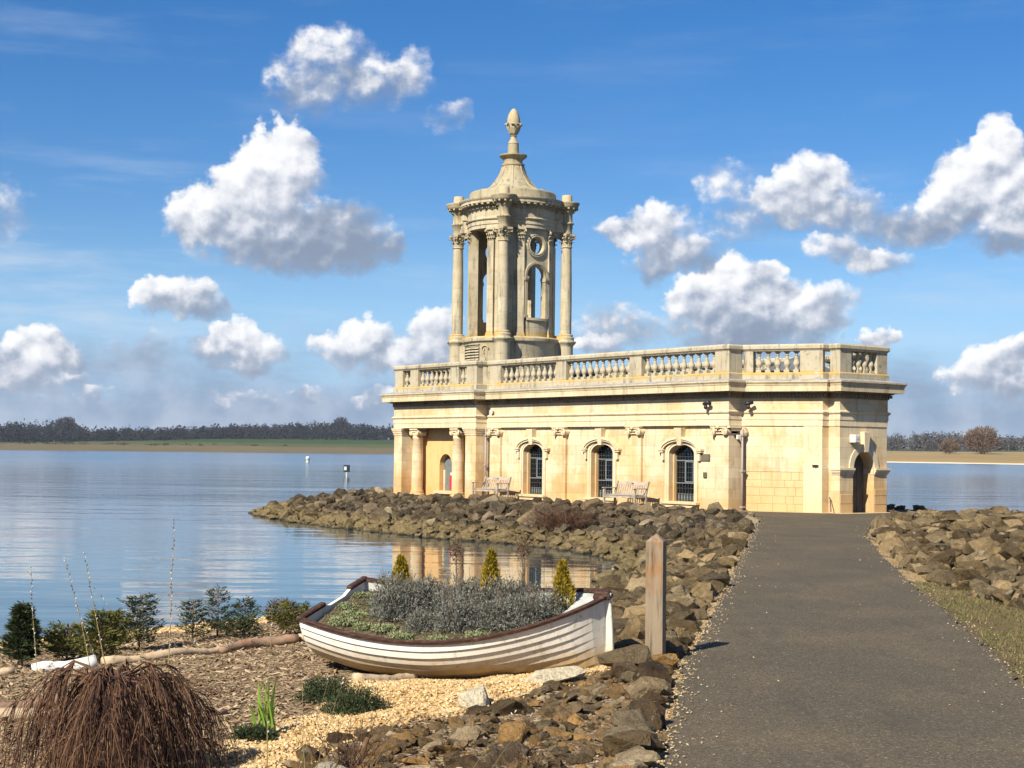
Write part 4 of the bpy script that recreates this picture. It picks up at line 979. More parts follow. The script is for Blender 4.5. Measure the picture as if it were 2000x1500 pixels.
def corinth(r_=.2):
    mb = MB(); mb.lathe([(r_ + .03, 0), (r_ + .035, .03), (r_, .05), (r_ - .01, .3), (r_ + .05, .46)], seg=16)
    for k in range(8): leaf_curl(mb, 2 * math.pi * k / 8, r_, .05, .20, .062, .085)
    for k in range(8): leaf_curl(mb, 2 * math.pi * (k + .5) / 8, r_, .14, .26, .058, .11)
    for k in range(4):
        a = math.pi / 4 + k * math.pi / 2
        mb.tube([((r_ - .02 + d) * math.cos(a), (r_ - .02 + d) * math.sin(a), z_) for d, z_ in ((0, .26), (.06, .36), (.13, .43), (.17, .41), (.155, .36), (.12, .38))], [.03, .035, .04, .04, .03, .02], 6)
    ab = []
    for k in range(4):
        a = math.pi / 4 + k * math.pi / 2; c_, s_ = math.cos(a), math.sin(a)
        for sg in (-1, 1): ab.append(((r_ + .16) * c_ + sg * .04 * s_, (r_ + .16) * s_ - sg * .04 * c_))
        b_ = a + math.pi / 4; ab.append(((r_ + .03) * math.cos(b_), (r_ + .03) * math.sin(b_)))
    # order the outline by angle
    ab.sort(key=lambda p: math.atan2(p[1], p[0])); n = len(ab)
    mb.add([(x, y, .455) for x, y in ab] + [(x, y, .54) for x, y in ab], [tuple(range(n - 1, -1, -1)), tuple(range(n, 2 * n))] + [(i, (i + 1) % n, n + (i + 1) % n, n + i) for i in range(n)])
    return mb
corm = corinth(.2).mesh('corinthian_capital', M['towertrim'])
corm2 = corinth(.17).mesh('corinthian_capital_small', M['towertrim'])
shaft = MB().lathe([(.225, 6.42), (.228, 7.5), (.222, 8.6), (.198, 9.88)], seg=24).mesh('column_shaft', M['tower'])
basem = MB().lathe([(.30, 3.95), (.30, 5.9), (.32, 5.98), (.38, 6.04), (.42, 6.10), (.42, 6.14), (.34, 6.15), (.34, 6.2), (.33, 6.22), (.345, 6.26), (.33, 6.31), (.29, 6.33), (.29, 6.35), (.305, 6.38), (.29, 6.41), (.24, 6.43)], seg=24).mesh('column_pedestal', M['tower'])
blockm = MB().lathe([(.215, 10.44), (.215, 10.64), (.235, 10.66), (.235, 10.80), (.28, 10.83), (.29, 10.87), (.24, 10.9), (.225, 10.92), (.225, 11.24), (.26, 11.27), (.28, 11.38), (.33, 11.40), (.34, 11.46), (.46, 11.473), (.46, 11.563), (.49, 11.603), (.51, 11.663), (.51, 11.685), (.22, 11.72), (.215, 11.74), (.205, 11.98), (.19, 12.0), (0, 12.0)], seg=24).mesh('column_entablature', M['towertrim'])
mub = MB()
for k in range(12):
    a = 2 * math.pi * k / 12; Mx = Matrix.Rotation(a, 4, 'Z'); mub.box(.33, .455, -.035, .035, 11.405, 11.471, mat=Mx); mub.box(.26, .31, -.02, .02, 11.29, 11.37, mat=Mx)
mubm = mub.mesh('column_mutules', M['towertrim'])
for k in range(4):
    a = R(45 + 90 * k); cx, cy = 2.2 * math.cos(a), 2.2 * math.sin(a)
    inst('column', shaft, tower, (cx, cy, 0), (0, 0, a)); inst('capital', corm, tower, (cx, cy, 9.89), (0, 0, a + math.pi / 4))
    inst('pedestal', basem, tower, (cx, cy, 0)); inst('column_entablature', blockm, tower, (cx, cy, 0)); o = inst('column_mutules', mubm, tower, (cx, cy, 0)); o['kind'] = 'stuff'
    Mx = Matrix.Rotation(a, 4, 'Z')
    mb = MB(); mb.box(1.5, 1.72, -.30, .30, 6.24, 9.92, mat=Mx); mb.box(1.6, 2.1, -.09, .09, 10.3, 10.5, mat=Mx); mb.box(1.6, 2.08, -.24, .24, 6.16, 6.36, mat=Mx); mb.box(1.6, 2.1, -.25, .25, 4.0, 6.02, mat=Mx); mb.box(1.6, 2.12, -.19, .19, 10.5, 11.22, mat=Mx); mb.box(1.6, 2.1, -.3, .3, 11.475, 11.66, mat=Mx); mb.box(1.6, 2.0, -.24, .24, 11.0, 11.475, mat=Mx)
    mb.build('spur', M['tower'], tower)
    # curved pier behind the column with a pilaster at each edge
    w0 = R(24)
    pr = MB(); n = 8
    for (r0, r1, z0, z1) in ((1.42, 1.66, 6.24, 10.5),):
        vs = []
        for i in range(n + 1):
            q = a - w0 + 2 * w0 * i / n
            for rr0 in (r0, r1): vs += [(rr0 * math.cos(q), rr0 * math.sin(q), z0), (rr0 * math.cos(q), rr0 * math.sin(q), z1)]
        fs = []
        for i in range(n):
            b_ = i * 4; fs += [(b_, b_ + 4, b_ + 5, b_ + 1), (b_ + 2, b_ + 3, b_ + 7, b_ + 6)]
        fs += [(0, 1, 3, 2), (n * 4, n * 4 + 2, n * 4 + 3, n * 4 + 1)]
        pr.add(vs, fs)
    pr.build('pier', M['tower'], tower)
    for sg in (-1, 1):
        q = a + sg * R(20.2); Mq = Matrix.Rotation(q, 4, 'Z')
        mb = MB(); mb.box(1.40, 1.76, -.14, .14, 6.4, 9.92, mat=Mq); mb.box(1.40, 1.80, -.17, .17, 6.245, 6.33, mat=Mq); mb.box(1.40, 1.785, -.155, .155, 6.33, 6.4, mat=Mq)
        mb.build('pilaster', M['tower'], tower)
        cp = corinth(.15); cpm = MB(); cpm.box(1.40, 1.74, -.13, .13, 9.92, 10.42, mat=Mq); cpm.box(1.40, 1.82, -.18, .18, 10.42, 10.497, mat=Mq)
        for (yy, zz_) in [(-.1, 9.95), (0, 9.95), (.1, 9.95), (-.13, 10.1), (-.05, 10.1), (.05, 10.1), (.13, 10.1)]:
            vs = [(1.73, yy - .042, zz_), (1.73, yy + .042, zz_), (1.75, yy + .045, zz_ + .11), (1.75, yy - .045, zz_ + .11), (1.83, yy + .03, zz_ + .17), (1.83, yy - .03, zz_ + .17), (1.84, yy + .015, zz_ + .12), (1.84, yy - .015, zz_ + .12), (1.72, yy - .03, zz_ + .16), (1.72, yy + .03, zz_ + .16)]
            cpm.add([tuple(Mq @ Vector(p)) for p in vs], [(0, 1, 2, 3), (3, 2, 4, 5), (5, 4, 6, 7), (9, 8, 5, 4), (0, 3, 8), (1, 9, 2), (3, 5, 8), (2, 9, 4)])
        for yy in (-.15, .15):
            cpm.tube([tuple(Mq @ Vector(p)) for p in [(1.74, yy * .7, 10.25), (1.78, yy, 10.36), (1.84, yy * 1.2, 10.40), (1.87, yy * 1.25, 10.34), (1.83, yy * 1.2, 10.32)]], [.03, .035, .04, .035, .02], 5)
        cpm.build('pilaster_capital', M['towertrim'], tower)
# arch and oculus screens on the two sides facing along the nave
def screen(side):
    base = Matrix.Rotation(0 if side > 0 else math.pi, 4, 'Z')
    def add(mb, quads, xo):
        for q in quads: mb.add([tuple(base @ Vector((xo, s, z))) for s, z in q], [tuple(range(len(q)))])
    HW = .66; quads = []; rev = []
    hw, zs, zsil, rise = .44, 8.60, 6.98, .45
    quads += [[(-HW, 6.24), (-hw, 6.24), (-hw, 9.22), (-HW, 9.22)], [(hw, 6.24), (HW, 6.24), (HW, 9.22), (hw, 9.22)], [(-hw, 6.24), (hw, 6.24), (hw, zsil), (-hw, zsil)]]
    ap = arch_pts(0, hw, zs, rise, 18)
    for p, q in zip(ap[:-1], ap[1:]): quads.append([p, q, (q[0], 9.22), (p[0], 9.22)]); rev.append((p, q))
    rev += [((-hw, zsil), (-hw, zs)), ((hw, zsil), (hw, zs)), ((-hw, zsil), (hw, zsil))]
    oc, orr = 9.84, .33
    n = 32; z0, z1 = 9.22, 10.5
    for i in range(n):
        A, B = 2 * math.pi * i / n, 2 * math.pi * (i + 1) / n
        def sq(A):
            c_, s_ = math.cos(A), math.sin(A); ks = [HW / abs(c_) if abs(c_) > 1e-6 else 1e9, ((z1 - oc) / s_ if s_ > 1e-6 else (z0 - oc) / s_ if s_ < -1e-6 else 1e9)]
            k_ = min(ks); return (k_ * c_, oc + k_ * s_)
        pa, pb = (orr * math.cos(A), oc + orr * math.sin(A)), (orr * math.cos(B), oc + orr * math.sin(B))
        quads.append([pa, pb, sq(B), sq(A)]); rev.append((pa, pb))
    mb = MB(); add(mb, quads, 1.60); add(mb, quads, 1.38)
    for p, q in rev: mb.add([tuple(base @ Vector(v)) for v in [(1.38, *p), (1.38, *q), (1.60, *q), (1.60, *p)]], [(0, 1, 2, 3)])
    mb.build('screen', M['tower'], tower)
    rg = MB(); tr_ = base @ Matrix(((0, 0, 1, 0), (1, 0, 0, 0), (0, 1, 0, oc), (0, 0, 0, 1)))
    rg.lathe([(.33, 1.59), (.33, 1.66), (.37, 1.68), (.40, 1.65), (.43, 1.67), (.47, 1.66), (.48, 1.595)], seg=32, smooth=False, mat=tr_)
    rg.build('oculus_ring', M['towertrim'], tower)
    am = MB()
    for (i0, i1, x0, x1) in ((.0, .06, 1.595, 1.66), (.06, .14, 1.595, 1.69)):
        for p, q in zip(arch_pts(0, hw + i0, zs, rise + i0, 18)[:-1], arch_pts(0, hw + i0, zs, rise + i0, 18)[1:]):
            k_ = (hw + i1) / (hw + i0); kz = (rise + i1) / (rise + i0)
            P1 = (p[0] * k_, zs + (p[1] - zs) * kz); Q1 = (q[0] * k_, zs + (q[1] - zs) * kz)
            vs = [(x1, *p), (x1, *q), (x1, *Q1), (x1, *P1), (x0, *p), (x0, *q), (x0, *Q1), (x0, *P1)]
            am.add([tuple(base @ Vector(v)) for v in vs], [(0, 1, 2, 3), (0, 1, 5, 4), (3, 2, 6, 7)])
    for sg in (-1, 1):
        a_, b_ = sorted((sg * (hw - .003), sg * (hw + .12))); am.box(1.38, 1.66, a_, b_, 6.98, 8.44, mat=base); a_, b_ = sorted((sg * (hw - .03), sg * (hw + .15))); am.box(1.36, 1.69, a_, b_, 8.44, 8.5, mat=base); am.box(1.35, 1.71, a_, b_, 8.5, 8.6, mat=base); am.box(1.36, 1.68, a_, b_, 6.981, 7.08, mat=base)
    am.build('arch_moulding', M['towertrim'], tower)
    sl = MB(); n = 10; vs = []
    for i in range(n + 1):
        q = R(-17 + 34 * i / n)
        for (r_, z_) in ((1.72, 6.24), (1.72, 6.86), (1.78, 6.88), (1.78, 6.975), (1.5, 6.978)): vs.append(tuple(base @ Vector((r_ * math.cos(q), r_ * math.sin(q), z_))))
    sl.add(vs, [(i * 5 + k, (i + 1) * 5 + k, (i + 1) * 5 + k + 1, i * 5 + k + 1) for i in range(n) for k in range(4)])
    sl.build('apron', M['tower'], tower)
screen(1); screen(-1)
# louvred vent with scroll on the drum base, facing the portico front
vt = MB(); va0 = R(-118); va1 = R(-78)
for k in range(6):
    z_ = 5.22 + k * .11; vs = []
    for i in range(9):
        q = va0 + (va1 - va0) * i / 8
        for (r_, dz_) in ((1.852, 0), (1.90, -.02), (1.90, .02), (1.852, .045)): vs.append((r_ * math.cos(q), r_ * math.sin(q), z_ + dz_))
    vt.add(vs, [(i * 4 + k2, (i + 1) * 4 + k2, (i + 1) * 4 + k2 + 1, i * 4 + k2 + 1) for i in range(8) for k2 in range(3)])
vt.build('louvre', M['tower'], tower)
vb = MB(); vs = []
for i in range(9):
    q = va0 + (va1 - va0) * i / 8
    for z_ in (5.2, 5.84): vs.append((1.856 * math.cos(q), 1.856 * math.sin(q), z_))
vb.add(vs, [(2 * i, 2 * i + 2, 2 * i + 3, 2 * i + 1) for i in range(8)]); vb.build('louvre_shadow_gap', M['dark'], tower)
sc_ = MB(); pts = []
def drum(q, z_): return (1.88 * math.cos(R(q)), 1.88 * math.sin(R(q)), z_)
sc_.tube([drum(-64, 4.6), drum(-66, 5.1), drum(-70, 5.45), drum(-72, 5.6), drum(-70, 5.75)], .03, 6)
sc_.tube([drum(-69 + 5 * math.cos(t_ * .5), 5.72 + .15 * math.sin(t_ * .5)) for t_ in range(10)], .03, 6); sc_.tube([drum(-122 + 5 * q, 5.93) for q in range(10)], .025, 6)
sc_.build('scroll_frame', M['towertrim'], tower)

# ================================================================== fixtures and furniture at the chapel
def camera_fix(x, y, z, face, label):
    t_ = empty('security_camera', BW(x, y, z), BROT + face); tag(t_, label, 'camera')
    mb = MB(); mb.box(-.05, .05, -.06, .0, -.05, .05); mb.box(-.02, .02, -.16, -.06, -.02, .02); bevel(mb.build('bracket', M['black'], t_), .008)
    mb = MB(); mb.tube([(-.10, -.20, -.02), (.02, -.19, 0), (.15, -.20, .03)], [.05, .06, .055], 10); mb.build('camera_body', M['black'], t_)
    mb = MB(); mb.tube([(0, -.2, -.05), (0, -.2, -.13), (0, -.2, -.19)], [.05, .065, .03], 10); mb.build('lamp_dome', M['black'], t_)
camera_fix(-3.42, -2.07, 3.30, 0, 'black security camera under the cornice above the right hand nave pilaster')
camera_fix(-2.42, -1.5, 3.30, R(60), 'black security camera tucked in the corner between nave and canted wall')
def spot(x, y, z, label, rz=0):
    t_ = empty('floodlight', BW(x, y, z), BROT + rz); tag(t_, label, 'floodlight')
    mb = MB(); mb.box(-.03, .03, -.08, 0, -.03, .03); mb.build('bracket', M['black'], t_)
    mb = MB(); mb.box(-.08, .08, -.16, -.08, -.07, .07, .9); bevel(mb.build('housing', M['white'], t_), .01)
spot(-2.62, -1.75, 2.26, 'small white floodlight just below the scroll of the corner pilaster', R(90)); spot(-14.95, -2.06, 3.2, 'small dark floodlight on the frieze beside the portico corner')
t_ = empty('bulkhead_lamp', BW(0.0, .52, 2.12), BROT + R(90)); tag(t_, 'cream box lamp on the end wall left of the keystone', 'lamp')
mb = MB(); mb.box(-.11, .11, -.24, 0, 0, .25); bevel(mb.build('housing', M['white'], t_), .03, 3)
mb = MB(); mb.box(-.06, .09, -.247, -.241, .10, .17); mb.build('badge', simple('grey label', (.45, .42, .45)), t_)
t_ = empty('plaque', BW(-3.77, -1.955, 1.62), BROT); tag(t_, 'rectangular dark bronze plaque right of the third window', 'plaque')
mb = MB(); mb.box(-.24, .24, -.03, 0, -.11, .11); bevel(mb.build('plate', M['bronze'], t_), .008)
mb = MB()
for k in range(6):
    x_ = -.2
    rs = random.Random(k)
    while x_ < .18:
        w_ = rs.uniform(.015, .05); mb.box(x_, min(.2, x_ + w_), -.034, -.0305, .075 - k * .03 - .006, .075 - k * .03 + .006); x_ += w_ + .012
mb.build('lettering', M['bronzetxt'], t_)
t_ = empty('plaque', BW(-3.74, -1.955, 1.08), BROT); tag(t_, 'small square dark sign below the bronze plaque', 'sign')
mb = MB(); mb.box(-.075, .075, -.04, 0, -.085, .085); bevel(mb.build('plate', M['bronze'], t_), .008)
t_ = empty('bracket', BW(-.62, -.385, 1.42), BROT + R(29.2)); tag(t_, 'tiny black bracket on the corner strip of the canted wall', 'bracket')
mb = MB(); mb.box(-.09, .09, -.05, 0, -.025, .025); mb.box(-.02, .02, -.08, -.05, -.02, .02); mb.build('plate', M['black'], t_)
t_ = empty('boot_rail', BW(-.40, .003, .05), BROT); tag(t_, 'short bent iron handrail at the foot of the end wall', 'handrail')
mb = MB(); mb.tube([(.02, -.04, .42), (.10, -.10, .40), (.32, -.30, .12), (.34, -.32, 0)], .018, 6); mb.build('rail', M['iron'], t_)

def make_bench():
    t_ = empty('garden_bench')
    mt = M['bench']; W2 = .76
    for sx in (-1, 1):
        mb = MB(); mb.box(sx * W2 - .03, sx * W2 + .03, -.28, -.22, 0, .62); mb.build('leg', mt, t_)
        mb = MB(); mb.add([(sx * W2 + q, y, z) for q in (-.03, .03) for y, z in ((.18, 0), (.24, 0), (.24, .42), (.36, .86), (.30, .86), (.18, .42))], [(0, 1, 2, 5), (5, 2, 3, 4), (6, 11, 8, 7), (11, 10, 9, 8), (0, 6, 7, 1), (1, 7, 8, 2), (2, 8, 9, 3), (3, 9, 10, 4), (4, 10, 11, 5), (5, 11, 6, 0)]); mb.build('leg', mt, t_)
        mb = MB(); mb.box(sx * W2 - .04, sx * W2 + .04, -.32, .24, .62, .65); bevel(mb.build('armrest', mt, t_), .008)
        mb = MB(); mb.box(sx * W2 - .02, sx * W2 + .02, -.22, .18, .34, .40); mb.box(sx * W2 - .018, sx * W2 + .018, -.22, .18, .10, .15); mb.build('side_rail', mt, t_)
    mb = MB(); mb.box(-W2 + .03, W2 - .03, -.27, -.235, .33, .41); mb.box(-W2 + .03, W2 - .03, .19, .225, .33, .40); mb.build('apron', mt, t_)
    for k in range(6):
        mb = MB(); mb.box(-W2 + .02, W2 - .02, -.29 + k * .082, -.29 + k * .082 + .066, .41, .43); mb.build('seat_slat', mt, t_)
    rail = MB(); pts = []
    n = 12
    top = [(-W2 + .03 + (2 * W2 - .06) * i / n) for i in range(n + 1)]
    vs = []
    for x in top:
        q = abs(x) / W2; hz = .80 + .055 * (1 - q * q) + (.02 if abs(x) < .12 else 0)
        for (y, z) in ((.315, .735), (.345, .735), (.37, hz), (.34, hz)): vs.append((x, y, z))
    rail.add(vs, [(i * 4 + k, (i + 1) * 4 + k, (i + 1) * 4 + (k + 1) % 4, i * 4 + (k + 1) % 4) for i in range(n) for k in range(4)] + [(0, 1, 2, 3), (n * 4 + 3, n * 4 + 2, n * 4 + 1, n * 4)])
    rail.build('top_rail', mt, t_)
    for k in range(13):
        x = -W2 + .09 + k * (2 * W2 - .18) / 12
        mb = MB(); mb.add([(x + q, y, z) for q in (-.022, .022) for y, z in ((.235, .47), (.252, .47), (.335, .745), (.318, .745))], [(0, 1, 2, 3), (7, 6, 5, 4), (0, 4, 5, 1), (1, 5, 6, 2), (2, 6, 7, 3), (3, 7, 4, 0)]); mb.build('back_slat', mt, t_)
    mb = MB(); mb.box(-W2 + .03, W2 - .03, .215, .25, .43, .48); mb.build('bottom_rail', mt, t_)
    mb = MB(); mb.box(-.045, .045, .30, .312, .77, .80); mb.build('badge', M['bronze'], t_)
    return t_
b0 = make_bench(); b0.location = BW(-13.89, -2.92, -.03); b0.rotation_euler = (0, 0, BROT)
tag(b0, 'weathered grey slatted bench against the wall left of the first window', 'bench', 'benches along the chapel wall')
b1 = copy_tree(b0); b1.location = BW(-6.44, -2.92, -.03); b1['label'] = 'weathered grey slatted bench between the second and third windows'
# ================================================================== ROCKS
def hull_rock(seed, n=15, flat=0.7, rough=0.0, cuts=0):
    rr = np.random.default_rng(seed); bm = bmesh.new()
    p = rr.normal(size=(n, 3)); p /= np.linalg.norm(p, axis=1)[:, None]; p *= (0.75 + 0.25 * rr.random((n, 1)))
    p *= np.array([1, 0.62 + 0.35 * rr.random(), flat * (0.7 + 0.45 * rr.random())])
    vs = [bm.verts.new(q) for q in p]; r_ = bmesh.ops.convex_hull(bm, input=vs)
    bmesh.ops.delete(bm, geom=[v for v in bm.verts if not v.link_faces], context='VERTS')
    if cuts:
        bmesh.ops.triangulate(bm, faces=bm.faces)
        bmesh.ops.subdivide_edges(bm, edges=bm.edges, cuts=cuts, use_grid_fill=True)
        for v in bm.verts:
            d = mnoise.noise(v.co * 2.3 + Vector((seed * 3.1, 0, 0))) * rough + mnoise.noise(v.co * 6.0 + Vector((0, seed * 1.7, 0))) * rough * 0.55
            v.co += v.co.normalized() * d
    bmesh.ops.recalc_face_normals(bm, faces=bm.faces)
    me = bpy.data.meshes.new('rock_shape'); bm.to_mesh(me); bm.free(); return me
def rock_mat(name, cols, lich=0.35, wet=False, moss=0.0, scale=1.0):
    m, t, b = new_mat(name)
    g = t.new('ShaderNodeNewGeometry'); oi = t.new('ShaderNodeObjectInfo'); pos = g.outputs['Position']
    rnd = t.m('FRACT', t.m('ADD', g.outputs['Random Per Island'], oi.outputs['Random']))
    bright = t.m('FRACT', t.m('MULTIPLY', rnd, 17.3))
    n1 = t.noise(pos, 2.6 * scale, 6, 0.68); n2 = t.noise(pos, 13 * scale, 6, 0.7); n3 = t.noise(pos, 38 * scale, 4, 0.7)
    f_ = t.m('ADD', t.m('MULTIPLY', rnd, 0.72), t.m('MULTIPLY', n1, 0.30))
    k = len(cols); c = t.ramp(f_, [(0.12 + 0.8 * i / (k - 1), q) for i, q in enumerate(cols)])
    c = t.mix(t.sstep(n2, 0.35, 0.7, 0, 0.5), c, t.mix(1.0, c, (0.45, 0.42, 0.38), 'MULTIPLY'))
    c = t.mix(t.m('MULTIPLY', t.sstep(n3, 0.55, 0.75), 0.35), c, t.mix(1.0, c, (1.9, 1.8, 1.6), 'MULTIPLY'))
    c = t.mix(1.0, c, t.ramp(bright, [(0.0, (0.6, 0.58, 0.55)), (0.5, (1.1, 1.1, 1.08)), (1.0, (1.9, 1.85, 1.75))]), 'MULTIPLY')
    n4 = t.noise(t.v('ADD', pos, (2, 8, 5)), 8.0 * scale, 7, 0.8)
    c = t.mix(t.sstep(n4, 0.54, 0.64, 0, 0.5), c, t.mix(1.0, c, (0.36, 0.33, 0.30), 'MULTIPLY'))
    ln = t.noise(t.v('ADD', pos, (5, 9, 2)), 6.0 * scale, 6, 0.75)
    c = t.mix(t.m('MULTIPLY', t.sstep(ln, 0.57, 0.66), lich), c, (0.38, 0.345, 0.25))
    if moss:
        mn = t.noise(t.v('ADD', pos, (1, 4, 8)), 3.0, 6, 0.75); c = t.mix(t.m('MULTIPLY', t.sstep(mn, 0.58, 0.7), moss), c, (0.10, 0.09, 0.03))
    if wet:
        z = t.xyz(pos)[2]; zn = t.m('ADD', z, t.m('MULTIPLY_ADD', n1, 0.16, -0.08))
        c = t.mix(t.m('MULTIPLY', t.sstep(zn, -0.42, -0.56), 0.85), c, t.ramp(n2, [(0.35, (0.10, 0.072, 0.032)), (0.6, (0.235, 0.18, 0.09)), (0.8, (0.34, 0.27, 0.15))]))
        c = t.mix(t.sstep(zn, WATER + 0.07, WATER + 0.0), c, (0.045, 0.04, 0.028))
    t.put(b.inputs['Base Color'], c); b.inputs['Roughness'].default_value = 0.93; b.inputs['Specular IOR Level'].default_value = 0.15
    bump(t, b, t.m('ADD', n2, t.m('MULTIPLY', n3, 0.45)), 1.0, 0.07 / scale); return m
M['rock_isl'] = rock_mat('dark brown armour stone', [(0.028, 0.022, 0.016), (0.10, 0.076, 0.047), (0.05, 0.042, 0.032), (0.15, 0.115, 0.072), (0.075, 0.056, 0.036), (0.23, 0.19, 0.13)], 0.35, True)
M['rock_bank'] = rock_mat('brown bank stone', [(0.042, 0.032, 0.02), (0.15, 0.108, 0.058), (0.075, 0.060, 0.04), (0.21, 0.155, 0.085), (0.11, 0.078, 0.04), (0.33, 0.27, 0.175)], 0.45, True, 0.3)
M['rockery'] = rock_mat('ironstone rockery stone', [(0.06, 0.04, 0.025), (0.16, 0.105, 0.052), (0.23, 0.135, 0.05), (0.095, 0.075, 0.052), (0.19, 0.13, 0.065), (0.12, 0.09, 0.055), (0.36, 0.29, 0.19)], 0.5, False, 0.35, 1.5)
M['palestone'] = rock_mat('pale limestone lump', [(0.42, 0.37, 0.27), (0.5, 0.45, 0.35)], 0.2, False, 0, 1.5)
far_shapes = [hull_rock(s, 14, 0.72) for s in range(10)] + [hull_rock(s, 20, 0.62, 0.10, 1) for s in range(30, 36)]
mid_shapes = [hull_rock(s, 16, 0.62, 0.13, 1) for s in range(50, 62)]
near_shapes = [hull_rock(s, 18, 0.50, 0.16, 2) for s in range(70, 86)]
def poisson(x0, x1, y0, y1, test, rfun, tries, seed):
    rr = np.random.default_rng(seed)
    X = rr.uniform(x0, x1, tries); Y = rr.uniform(y0, y1, tries); ok = test(X, Y); X, Y = X[ok], Y[ok]
    cell = {}; out = []
    for x, y in zip(X, Y):
        r_ = rfun(x, y); k = (int(x // 0.6), int(y // 0.6)); bad = False
        for i in (-1, 0, 1):
            for j in (-1, 0, 1):
                for (a, b_, q) in cell.get((k[0] + i, k[1] + j), ()):
                    if (a - x) ** 2 + (b_ - y) ** 2 < (0.5 * (r_ + q)) ** 2: bad = True; break
                if bad: break
            if bad: break
        if bad: continue
        cell.setdefault(k, []).append((x, y, r_)); out.append((x, y, r_))
    return out
def lay_bank(name, label, shapes, mat, items, loc, cat='rock bank', limit=300, group=None, lift=0.18, lifter=None, big=0.66):
    """items: (x, y, size). The ones that show largest are objects, the rest one joined part"""
    meshes = []
    for s_ in shapes:
        c_ = s_.copy(); c_.materials.clear(); c_.materials.append(mat); c_.name = 'rock_shape'; meshes.append(c_)
    root = empty(name, (loc[0], loc[1], 0)); tag(root, label, cat, group)
    zs = ground(np.array([i[0] for i in items]), np.array([i[1] for i in items]))
    arr = []
    for (x, y, s_), z in zip(items, zs):
        if y < 3: continue
        r_ = s_ * random.uniform(0.75, 1.35) * big
        arr.append((r_ / math.hypot(x, y) * (1 if abs(x / y) < .36 else 0.01), x, y, z, r_))
    arr.sort(reverse=True); V = []; Fc = []; nb = 0
    for k, (_, x, y, z, r_) in enumerate(arr):
        rot = (random.uniform(-.45, .45), random.uniform(-.45, .45), random.uniform(0, 6.28)); scl = (r_ * random.uniform(.85, 1.2), r_ * random.uniform(.8, 1.15), r_ * random.uniform(.75, 1.15))
        z2 = z + r_ * lift + (lifter(x, y) if lifter else 0); mm = random.choice(meshes)
        if k < limit: inst('rock', mm, root, (x - loc[0], y - loc[1], z2), rot, scl)
        else:
            Mx = Matrix.LocRotScale(Vector((x - loc[0], y - loc[1], z2)), __import__('mathutils').Euler(rot), Vector(scl))
            V += [tuple(Mx @ v.co) for v in mm.vertices]; Fc += [[nb + i for i in p.vertices] for p in mm.polygons]; nb = len(V)
    if V:
        me = bpy.data.meshes.new('rubble'); me.from_pydata(V, [], Fc); me.materials.append(mat)
        o = link(bpy.data.objects.new('rubble', me), root); o['kind'] = 'stuff'
    return root
def dP(X, Y): return -sdist(X, Y, PLAT)
def dL(X, Y): return sdist(X, Y, LAND)
pl_x = lambda Y: np.interp(Y, [p[1] for p in PATH_L], [p[0] for p in PATH_L]); pr_x = lambda Y: np.interp(Y, [p[1] for p in PATH_R], [p[0] for p in PATH_R])
test = lambda X, Y: (dL(X, Y) > -0.35) & (dL(X, Y) < 9.5) & (dP(X, Y) > 0.12) & ((X < pl_x(Y)) | (Y > 46)) & (X < 10)
it1 = poisson(-12.5, 10, 37.5, 75, test, lambda x, y: 0.32 + 0.24 * random.random() ** 1.5, 42000, 1)
it1 = [q for q in it1 if q[1] < 67 and not (q[1] > 58 and q[0] > -4)]
extra = poisson(-12.5, 8, 38, 66, lambda X, Y: test(X, Y) & (dL(X, Y) > 1.2) & (dL(X, Y) < 6.5) & (dP(X, Y) > 0.5) & (X < 6.8), lambda x, y: 0.75, 5000, 2)
lay_bank('rock_bank', 'long dark brown rock bank round the chapel island, falling to the bay', far_shapes, M['rock_isl'], it1, (-2, 45))
test = lambda X, Y: (dL(X, Y) > -0.3) & (X < pl_x(Y) - 0.12) & (X > 0.95 + 0.05 * (Y - 13.5)) & (Y > 13.3)
it2 = poisson(0.5, 8, 13.3, 37.6, test, lambda x, y: 0.24 + 0.22 * random.random() ** 1.4 if y > 18 else 0.18 + 0.18 * random.random(), 26000, 3)
lay_bank('rock_bank', 'brown and ochre rock bank between the path and the small bay, behind the post', mid_shapes, M['rock_bank'], it2, (2.5, 25), lift=0.22)
def test(X, Y):
    edge_ = 0.22 + 0.55 * sst(24.0 - Y, 0, 5) + 0.9 * sst(np.array(19.5 - Y), 0, 3)
    return (X > pr_x(Y) + edge_ * 1.0) & (Y > 16.8 + 0.15 * np.abs(X - 7)) & (dL(X, Y) > -0.3) & (dP(X, Y) > 0.15)
test3 = test
it3 = poisson(4.5, 21, 16.5, 56, test, lambda x, y: 0.28 + 0.30 * random.random() ** 1.5, 44000, 4)
lay_bank('rock_bank', 'broad field of tumbled brown rocks to the right of the path', mid_shapes + far_shapes[10:], M['rock_bank'], it3, (9, 28), lift=0.25)
RK = np.array([(1.36, 12.9), (1.12, 12.85), (0.80, 12.30), (0.42, 11.9), (0.0, 11.15), (-0.36, 10.35), (-0.95, 10.0), (-1.2, 9.3), (-1.25, 7.2), (0.68, 7.2), (0.75, 8.42), (0.95, 10.06), (1.28, 12.3)])
test = lambda X, Y: sdist(X, Y, RK) > 0.02
it4 = poisson(-1.5, 1.6, 7.2, 13.4, test, lambda x, y: 0.09 + 0.17 * random.random() ** 1.5, 18000, 5)
lay_bank('rockery', 'low rockery of brown ironstone lumps edging the path in front of the boat', near_shapes, M['rockery'], it4, (0, 10), 'rockery', lift=0.05, big=0.74)
